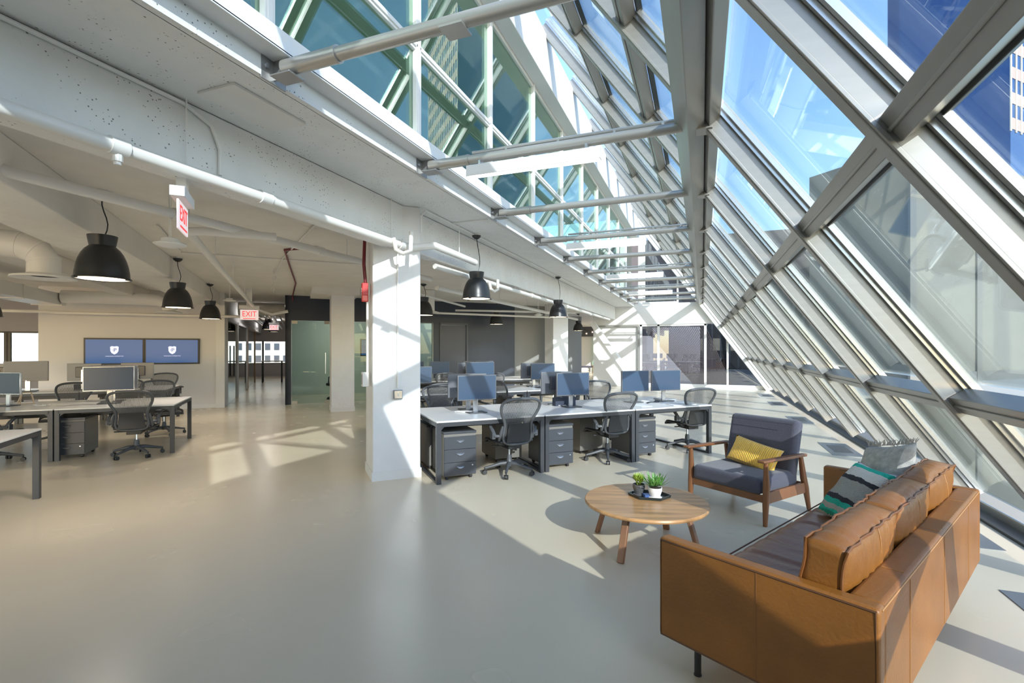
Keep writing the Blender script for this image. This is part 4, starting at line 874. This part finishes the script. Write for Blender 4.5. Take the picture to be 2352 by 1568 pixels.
# with this turn: local +x points towards the camera end, local +y towards the window side is -> flip below
sgn = 1
def Sx(x): return x
B0 = .185; AT = .075; BT = .115
for s, nm in ((-1, 'far'), (1, 'near')):
    f = G(); f.box((s*(SL/2-AT/2), 0, (B0+SH)/2), (AT, SD, SH-B0)); f.build('arm', M_leather, e, bevel=.016, seg=3)
    f = G(); X = s*(SL/2-.002)
    ys = SD/2-.012; z0 = B0+.012; z1 = SH-.012
    f.tube([(X, -ys, z0), (X, -ys, z1), (X, ys, z1), (X, ys, z0)], .0055, 6, closed=True)
    X2 = s*(SL/2-AT+.004); f.tube([(X2, -ys, .45), (X2, -ys, z1), (X2, ys-.1, z1)], .005, 6)
    f.build('piping', M_seam, e)
    f = G(); f.tube([(s*(SL/2+.0005), -.02, z0), (s*(SL/2+.0005), -.02, z1)], .0016, 5); f.build('seam', mat('seam_brown', (.22, .09, .03), .5), e)
f = G(); f.box((0, -(SD/2-BT/2), (B0+SH)/2), (SL-2*AT+.03, BT, SH-B0)); f.build('back_panel', M_leather, e, bevel=.02, seg=3)
f = G(); f.tube([(x, -(SD/2-.002), SH-.012) for x in (-SL/2+AT*.4, SL/2-AT*.4)], .004, 6); f.tube([(x, -(SD/2-BT+.01), SH-.008) for x in (-SL/2+AT, SL/2-AT)], .003, 6)
for x in (-.72, -.02, .70): f.tube([(x, -(SD/2+.001), B0+.02), (x, -(SD/2+.001), SH-.02), (x, -(SD/2-.02), SH+.0005), (x, -(SD/2-BT+.02), SH+.0005)], .0014, 5)
f.build('seam', mat('seam_tan', (.42, .20, .07), .5), e)
f = G(); f.box((0, .06, .25), (SL-2*AT-.004, SD-.14, .13)); f.build('seat_base', M_leather, e, bevel=.01)
# seat cushion, one long wrinkled mat
def seatfn(a, b):
    x = (2*a-1); y = (2*b-1); k = (max(0, 1-abs(x)**14)*max(0, 1-abs(y)**8))**.3
    w = .0035*sin(44*x+2.5*y+2*sin(4*y))*(.3+.7*abs(cos(4.5*x)))*(.5+.5*y)+.0025*sin(73*x-5*y+3*sin(3*y))*(.6-.4*y)
    for xs in (-.345, .345): w -= .012*math.exp(-((x-xs)/.012)**2)
    return Vector((x*(SL/2-AT-.003), .065+y*.365, .305+.115*k+w*k))
f = G(); f.grid(seatfn, 120, 22); f.build('seat_cushion', M_leatherD, e, smooth=80)
f = G(); f.tube([(-(SL/2-AT-.01), .432, .385), (0, .434, .386), (SL/2-AT-.01, .432, .385)], .0045, 6); f.build('seat_piping', M_seam, e)
# back cushions
cw = (SL-2*AT)/3
CW, CT, CH = cw*.99, .135, .40
def cush_pt(x, y, z, seed):                 # x,y,z in -1..1 on the surface of a box cushion; returns the puffed point
    bx = (1-abs(x)**3)*(1-abs(z)**3)                        # face bulge
    X = x*CW/2*(1+.012*(1-z*z)*(1-y*y)-.03*(1-x*x)*0); Y = y*(CT/2+.036*max(0, bx)**.6); Z = z*CH/2*(1+.13*(1-x**4)*(1-y*y)+.03*(1-x*x))
    if abs(z) > .98: Z += .012*(1-abs(x)**4)*(1 if z > 0 else -1)
    ear = abs(x)**6*abs(z)**6; X *= 1+.02*ear; Z += .012*ear*(1 if z > 0 else -1)
    w = .0028*sin(31*x+seed*2+4*z*z)*(1-z*z*.3)+.0022*sin(57*x+seed+7*z)
    edge = .004*sin(15*x+seed*1.7)+.002*sin(37*x+seed) if abs(z) > .97 else 0
    Y += (w if y > 0 else -w)*(1 if abs(y) > .97 else .3)+(edge if abs(y) > .97 else 0); Z += w*.8*(abs(z) > .97)
    return Vector((X, Y, Z))
Rm = Matrix.Rotation(radians(7), 3, 'X')
for i in range(3):
    cx = -cw+cw*i; g = G(); N = 26; sd = i*2.3+1
    for sg in (-1, 1):
        g.grid(lambda a, b: Rm @ cush_pt(2*a-1, sg, 2*b-1, sd), N, 16)
        g.grid(lambda a, b: Rm @ cush_pt(2*a-1, 2*b-1, sg, sd), N, 6)
        g.grid(lambda a, b: Rm @ cush_pt(sg, 2*a-1, 2*b-1, sd), 6, 16)
    o = g.build('back_cushion', M_leather, e, loc=(cx, -.225, .600)); weld(o, .0012)
    f = G()
    for s2 in (-1, 1):
        lp = [(-1+2*k/20, 1) for k in range(20)]+[(1, 1-2*k/12) for k in range(12)]+[(1-2*k/20, -1) for k in range(20)]+[(-1, -1+2*k/12) for k in range(12)]
        f.tube([(Rm @ cush_pt(x, s2, z, sd))*1.004+Vector((0, s2*.002, 0)) for x, z in lp], .0058, 6, closed=True)
    f.build('cushion_piping', mat('tan_piping', (.20, .075, .02), .45), o)
    f = G(); f.tube([Rm @ cush_pt(.1+.02*sin(6*z), -1, z, sd) + Vector((0, -.001, 0)) for z in [q/8-1 for q in range(17)]], .0018, 5); f.build('seam', mat('seam_tan', (.42, .20, .07), .5), o)
for x in (-SL/2+.13, SL/2-.13):
    for y in (-SD/2+.13, SD/2-.13): f = G(); f.tube([(x, y, 0), (x, y, B0+.02)], .016, 14); f.tube([(x, y, 0), (x, y, .006)], .018, 14); f.build('leg', M_black, e)
SOFA = e
def sofa_pt(x, y, z=0):
    a = SA; return (SCX+x*cos(a)-y*sin(a), SCY+x*sin(a)+y*cos(a), z)

# throw cushions on the sofa
def wool_mat():
    m = mat('striped_wool', (.45, .44, .40), .95, bump=.8, bscale=120); nt = m.node_tree; b = nt.nodes['Principled BSDF']
    tc = nt.nodes.new('ShaderNodeTexCoord'); sp = nt.nodes.new('ShaderNodeSeparateXYZ'); nt.links.new(tc.outputs['Object'], sp.inputs[0])
    nz = nt.nodes.new('ShaderNodeTexNoise'); nz.inputs['Scale'].default_value = 22; nt.links.new(tc.outputs['Object'], nz.inputs[0])
    ad = nt.nodes.new('ShaderNodeMath'); ad.operation = 'MULTIPLY_ADD'; ad.inputs[1].default_value = .03; nt.links.new(nz.outputs[0], ad.inputs[0]); nt.links.new(sp.outputs[0], ad.inputs[2])
    mr = nt.nodes.new('ShaderNodeMapRange'); mr.inputs[1].default_value = -.225; mr.inputs[2].default_value = .255; nt.links.new(ad.outputs[0], mr.inputs[0])
    cr = nt.nodes.new('ShaderNodeValToRGB'); cr.color_ramp.interpolation = 'CONSTANT'; els = cr.color_ramp.elements
    bands = [(0, (.55, .53, .48)), (.07, (.02, .42, .30)), (.13, (.42, .38, .33)), (.20, (.02, .40, .29)), (.28, (.035, .035, .04)), (.35, (.36, .35, .31)), (.62, (.035, .035, .04)), (.69, (.72, .70, .63)), (.85, (.02, .50, .36)), (.93, (.80, .80, .80))]
    els[0].position = 0; els[0].color = (*bands[0][1], 1); els[1].position = bands[1][0]; els[1].color = (*bands[1][1], 1)
    for p, c in bands[2:]: q = els.new(p); q.color = (*c, 1)
    nt.links.new(mr.outputs[0], cr.inputs[0]); nt.links.new(cr.outputs[0], b.inputs['Base Color']); return m
M_wool = wool_mat()
M_greyw = mat('grey_linen', (.44, .43, .40), .95, noise=.25, nscale=30, bump=.4, bscale=200)
def fringe(g, sx, sy, n, L, seed):
    R = random.Random(seed)
    for side in (0, 1):
        for i in range(n):
            t = (i+.5)/n*2-1; y = (1 if side else -1)*sy/2; x = t*sx/2
            p = Vector((x, y*.97, 0)); d = Vector((R.uniform(-.4, .4), 1 if side else -1, R.uniform(-.5, .5))).normalized()
            q = p+d*L*.5; r = q+Vector((R.uniform(-1, 1), d.y, R.uniform(-1, 1))).normalized()*L*.5
            g.tube([p, q, r], [.004, .0035, .002], 4)
def throw(name, sx, sy, sz, m, loc, R, lab, seed, fr=None, sub=None):
    e = empty(name, loc); e.rotation_euler = R.to_euler(); tag(e, lab, 'cushion')
    o = weld(cushion(sx, sy, sz, 16, 16, .42, .08, .03, seed).build('cover', m, e)); 
    if fr: f = G(); fringe(f, sx, sy, *fr); f.build('fringe', mat('fringe_wool', (.38, .35, .31), .95), e)
    return e
def basis(xax, up):     # x axis and rough normal
    x = Vector(xax).normalized(); z = Vector(up); z = (z-x*z.dot(x)).normalized(); y = z.cross(x); return Matrix((x, y, z)).transposed()
ax = Vector((cos(SA), sin(SA), 0)); fr_ = Vector((-sin(SA), cos(SA), 0))   # towards far arm / towards seat front
def sl(x, y, z=0): return ax*x+fr_*y+Vector((0, 0, z))          # sofa local direction
def basis2(xa, ya): x = xa.normalized(); y = (ya-x*ya.dot(x)).normalized(); return Matrix((x, y, x.cross(y))).transposed()
throw('throw_cushion', .50, .50, .17, M_greyw, Vector(sofa_pt(.90, .02, .675)), basis2(sl(-.30, -.30, .10)*1.0, sl(.26, -.22, .94)), 'grey linen throw cushion with shaggy fringe leaning in the far sofa corner', 5, (46, .045, 9))
throw('throw_cushion', .46, .34, .16, M_wool, Vector(sofa_pt(.62, .10, .60)), basis2(sl(.50, -.40, .74), sl(-.5, -.75, 0)), 'tufted wool throw cushion striped in grey, black, cream and green', 8)

# ================================================================== ARMCHAIR   (local -y = front)
AX, AY = .40, 5.33
e = empty('armchair', (AX, AY, 0), radians(-36+0)); tag(e, 'slate blue upholstered armchair with walnut frame and a mustard cushion on it', 'armchair')
hw, fy, by = .39, -.33, .33
for s in (-1, 1):
    f = G(); f.tube([(s*(hw+.0), fy+.0, 0), (s*hw, fy+.01, .22), (s*hw, fy+.02, .34), (s*hw, fy+.01, .565)], [.019, .029, .030, .018], 14); f.build('leg', M_walnut, e)
    f = G(); f.tube([(s*(hw), by+.10, 0), (s*hw, by+.03, .24), (s*hw, by-.01, .34), (s*hw, by-.06, .55)], [.018, .029, .030, .02], 14); f.build('leg', M_walnut, e)
    f = G(); f.add(*(lambda P: ([(s*(hw+x), y, z) for x, y, z in P], [(0, 1, 2, 3), (7, 6, 5, 4), (0, 4, 5, 1), (1, 5, 6, 2), (2, 6, 7, 3), (3, 7, 4, 0)]))([(-.035, fy-.07, .565), (.035, fy-.07, .565), (.035, by+.0, .545), (-.02, by+.0, .545), (-.035, fy-.07, .590), (.035, fy-.07, .590), (.035, by+.0, .572), (-.02, by+.0, .572)])); f.build('armrest', M_walnut, e, bevel=.010, seg=3)
    f = G(); f.box((s*hw, 0, .245), (.026, .66, .10)); f.build('side_rail', M_walnut, e, bevel=.004)
f = G(); f.box((0, fy+.01, .235), (2*hw, .024, .065)); f.box((0, by-.01, .245), (2*hw, .024, .10)); f.build('cross_rail', M_walnut, e, bevel=.004)
f = G(); f.box((0, -.02, .335), (.70, .66, .15)); o = f.build('seat_cushion', M_fab, e, bevel=.045, seg=5)
Rb = Matrix.Rotation(radians(-14), 3, 'X'); f = G(); f.box((0, .30, .60), (.70, .135, .56), R=Rb); f.build('back_cushion', M_fab, e, bevel=.045, seg=5)
f = G(); f.tube([(-.33, .235, .84), (.33, .235, .84)], .0025, 5); f.build('seam', mat('fabric_seam', (.05, .05, .07), .8), e)
def rib_mat():
    m = mat('mustard_velvet', (.95, .56, .07), .75, sheen=.4); nt = m.node_tree; b = nt.nodes['Principled BSDF']
    tc = nt.nodes.new('ShaderNodeTexCoord'); w = nt.nodes.new('ShaderNodeTexWave'); w.bands_direction = 'X'; w.inputs['Scale'].default_value = 18; w.inputs['Distortion'].default_value = .6; w.inputs['Detail Scale'].default_value = 2
    nt.links.new(tc.outputs['Object'], w.inputs[0]); bp = nt.nodes.new('ShaderNodeBump'); bp.inputs['Strength'].default_value = .8; bp.inputs['Distance'].default_value = .012; nt.links.new(w.outputs[0], bp.inputs['Height']); nt.links.new(bp.outputs[0], b.inputs['Normal']); return m
ar = Matrix.Rotation(radians(-36), 3, 'Z')
pc = Vector((AX, AY, 0))+ar @ Vector((.02, .115, .515))
Rp = ar @ Matrix.Rotation(radians(10), 3, 'Y') @ Matrix.Rotation(radians(62), 3, 'X')
e = empty('lumbar_cushion', pc); e.rotation_euler = Rp.to_euler(); tag(e, 'ribbed mustard yellow velvet cushion lying on the armchair', 'cushion')
weld(cushion(.50, .27, .15, 18, 12, .40, .07, .02, 3).build('cover', rib_mat(), e))

# ================================================================== FAR LOUNGE THINGS
def wing(x, y, rz, lab):
    e = empty('wing_chair', (x, y, 0), rz); tag(e, lab, 'wing chair', 'mustard wing chairs in the lounge')
    f = G(); f.box((0, 0, .36), (.62, .58, .20)); f.build('seat', M_mustard, e, bevel=.04)
    f = G(); f.add([(-.30, .22, .30), (.30, .22, .30), (.36, .38, 1.08), (-.36, .38, 1.08), (-.30, .32, .30), (.30, .32, .30), (.36, .46, 1.08), (-.36, .46, 1.08)], [(0, 1, 2, 3), (7, 6, 5, 4), (0, 4, 5, 1), (1, 5, 6, 2), (2, 6, 7, 3), (3, 7, 4, 0)]); f.build('backrest', M_mustard, e, bevel=.03)
    for s in (-1, 1):
        f = G(); f.add([(s*.30, -.25, .30), (s*.30, .35, .30), (s*.36, .42, 1.05), (s*.36, .20, .95), (s*.35, -.25, .58), (s*.36, -.25, .30), (s*.36, .35, .30), (s*.42, .42, 1.05), (s*.42, .20, .95), (s*.42, -.25, .58)], [(0, 1, 2, 3, 4), (9, 8, 7, 6, 5), (0, 5, 6, 1), (1, 6, 7, 2), (2, 7, 8, 3), (3, 8, 9, 4), (4, 9, 5, 0)]); f.build('wing', M_mustard, e, bevel=.015)
        for yy in (-.22, .26): f = G(); f.tube([(s*.24, yy, .27), (s*.29, yy*1.2, 0)], [.02, .011], 8); f.build('leg', M_walnut, e)
    return e

w1 = wing(-5.45, 31.1, radians(-70), 'mustard wing chair in the far lounge, nearer the side table')
w2 = wing(-4.75, 31.5, radians(-60), 'mustard wing chair in the far lounge, partly behind the white brace')
e = empty('side_table', (-5.95, 30.5, 0)); tag(e, 'low wooden side table in the far lounge', 'side table')
G().box((0, 0, .48), (.9, .5, .03)).build('tabletop', M_walnut, e, bevel=.004)
for sx in (-1, 1):
    for sy in (-1, 1): f = G(); f.tube([(sx*.36, sy*.18, .47), (sx*.42, sy*.22, 0)], [.02, .013], 8); f.build('leg', M_walnut, e)
e = empty('bench_seat', (-7.0, 30.5, 0), .1); tag(e, 'grey upholstered bench on thin metal legs in the far lounge', 'bench')
G().box((0, 0, .42), (1.15, .48, .12)).build('seat', M_fab, e, bevel=.02)
for sx in (-1, 1): f = G(); f.tube([(sx*.5, -.2, .36), (sx*.5, -.2, 0.01), (sx*.5, .2, 0.01), (sx*.5, .2, .36)], .012, 6); f.build('leg', M_chrome, e)
e = empty('potted_plant', (-6.0, 31.8, 0)); tag(e, 'leafy green plant in a dark pot in the far lounge', 'plant')
f = G(); f.lathe([(.0, 0), (.16, 0), (.22, .38), (.2, .38), (0, .34)], n=20); f.build('pot', M_black, e)
f = G(); R = random.Random(4)
for i in range(46):
    a = R.uniform(0, 6.28); z = R.uniform(.4, 1.0); leaf(f, (.08*cos(a), .08*sin(a), z), a, R.uniform(.1, 1.1), R.uniform(.25, .45), .055, -.3, 4)
f.build('foliage', M_plant, e)
e = empty('bulb_chandelier', (-5.6, 23.6, 2.55)); tag(e, 'black branching chandelier with bare glowing globe bulbs in the far lounge', 'chandelier')
f = G(); f.tube([(0, 0, .48), (0, 0, 0)], .012, 8)
pts = [(-.5, -.2, .1), (-.42, -.2, -.1), (.07, 0, -.23), (.33, .1, -.25), (.6, .2, -.18), (-.1, .3, -.05)]
for p in pts: f.tube([(0, 0, 0), p], .01, 6)
f.build('arms', M_black, e)
for p in pts:
    f = G(); f.lathe([(.0, -.075), (.04, -.065), (.07, -.03), (.075, 0), (.06, .045), (.03, .07), (0, .075)], c=p, n=16); f.build('bulb', glass('bulb_glass', (1, .9, .85), .08), e, smooth=80)
    f = G(); f.lathe([(0, -.028), (.025, -.012), (.025, .012), (0, .028)], c=p, n=10); f.build('filament', M_bulb, e, smooth=80)
for u, v, lab in ((1.4, 16.5, 'added fill light panel in the ceiling of the glass office'), (4.6, 16.4, 'added fill light panel in the ceiling of the second office'), (-1.0, 19.0, 'added fill light panel in the corridor ceiling, nearer'), (-1.0, 27.5, 'added fill light panel in the corridor ceiling, farther')):
    e = empty('fill_light_panel', xy(u, v, 3.03), Q); tag(e, lab, 'light'); G().box((0, 0, 0), (.6, 1.2, .03)).build('housing', M_white, e); G().box((0, 0, -.018), (.56, 1.16, .008)).build('diffuser', mat('fill_glow', (.9, .9, .9), .5, emit=(1, .98, .96), estr=11), e)  # glowing panels added to brighten the dim offices and corridor
# office chair and screen inside the numbered office
e = empty('executive_chair', xy(1.15, 15.9), Q-1.2); tag(e, 'black padded office chair behind the glass of the office numbered 2', 'office chair')
f = G(); f.box((0, 0, .47), (.50, .48, .09)); f.build('seat', M_black, e, bevel=.03)
f = G(); f.box((0, .26, .82), (.48, .09, .62), R=Matrix.Rotation(radians(-10), 3, 'X')); f.build('backrest', M_black, e, bevel=.04)
for s_ in (-1, 1): f = G(); f.tube([(s_*.27, .18, .50), (s_*.29, .15, .68), (s_*.29, -.12, .68), (s_*.26, -.14, .48)], .02, 8); f.build('armrest', M_black, e)
f = G(); f.tube([(0, 0, .10), (0, 0, .43)], .03, 10)
for k in range(5): a = 2*pi*k/5; f.tube([(0, 0, .11), (.3*cos(a), .3*sin(a), .06)], [.03, .018], 6)
f.build('star_base', M_black, e)
for k in range(5): a = 2*pi*k/5; f = G(); f.tube([(.3*cos(a)-.02, .3*sin(a), .03), (.3*cos(a)+.02, .3*sin(a), .03)], .028, 10); f.build('caster', M_black, e)
e = empty('television', xy(2.35, 16.4, 1.6), Q); tag(e, 'small blue screen inside the glass office right of the shaded column', 'screen')
G().box((0, 0, 0), (.9, .05, .55)).build('bezel', M_black, e); G().box((0, -.03, 0), (.84, .004, .49)).build('display', M_tv, e)
# high table down the corridor
e = empty('high_table', xy(-1.0, 25.5), Q); tag(e, 'dark legged table standing at the far end of the corridor', 'table')
G().box((0, 0, .98), (.9, .6, .04)).build('tabletop', M_top, e)
for sx in (-1, 1):
    for sy in (-1, 1): G().box((sx*.40, sy*.26, .48), (.06, .06, .96)).build('leg', M_black, e)
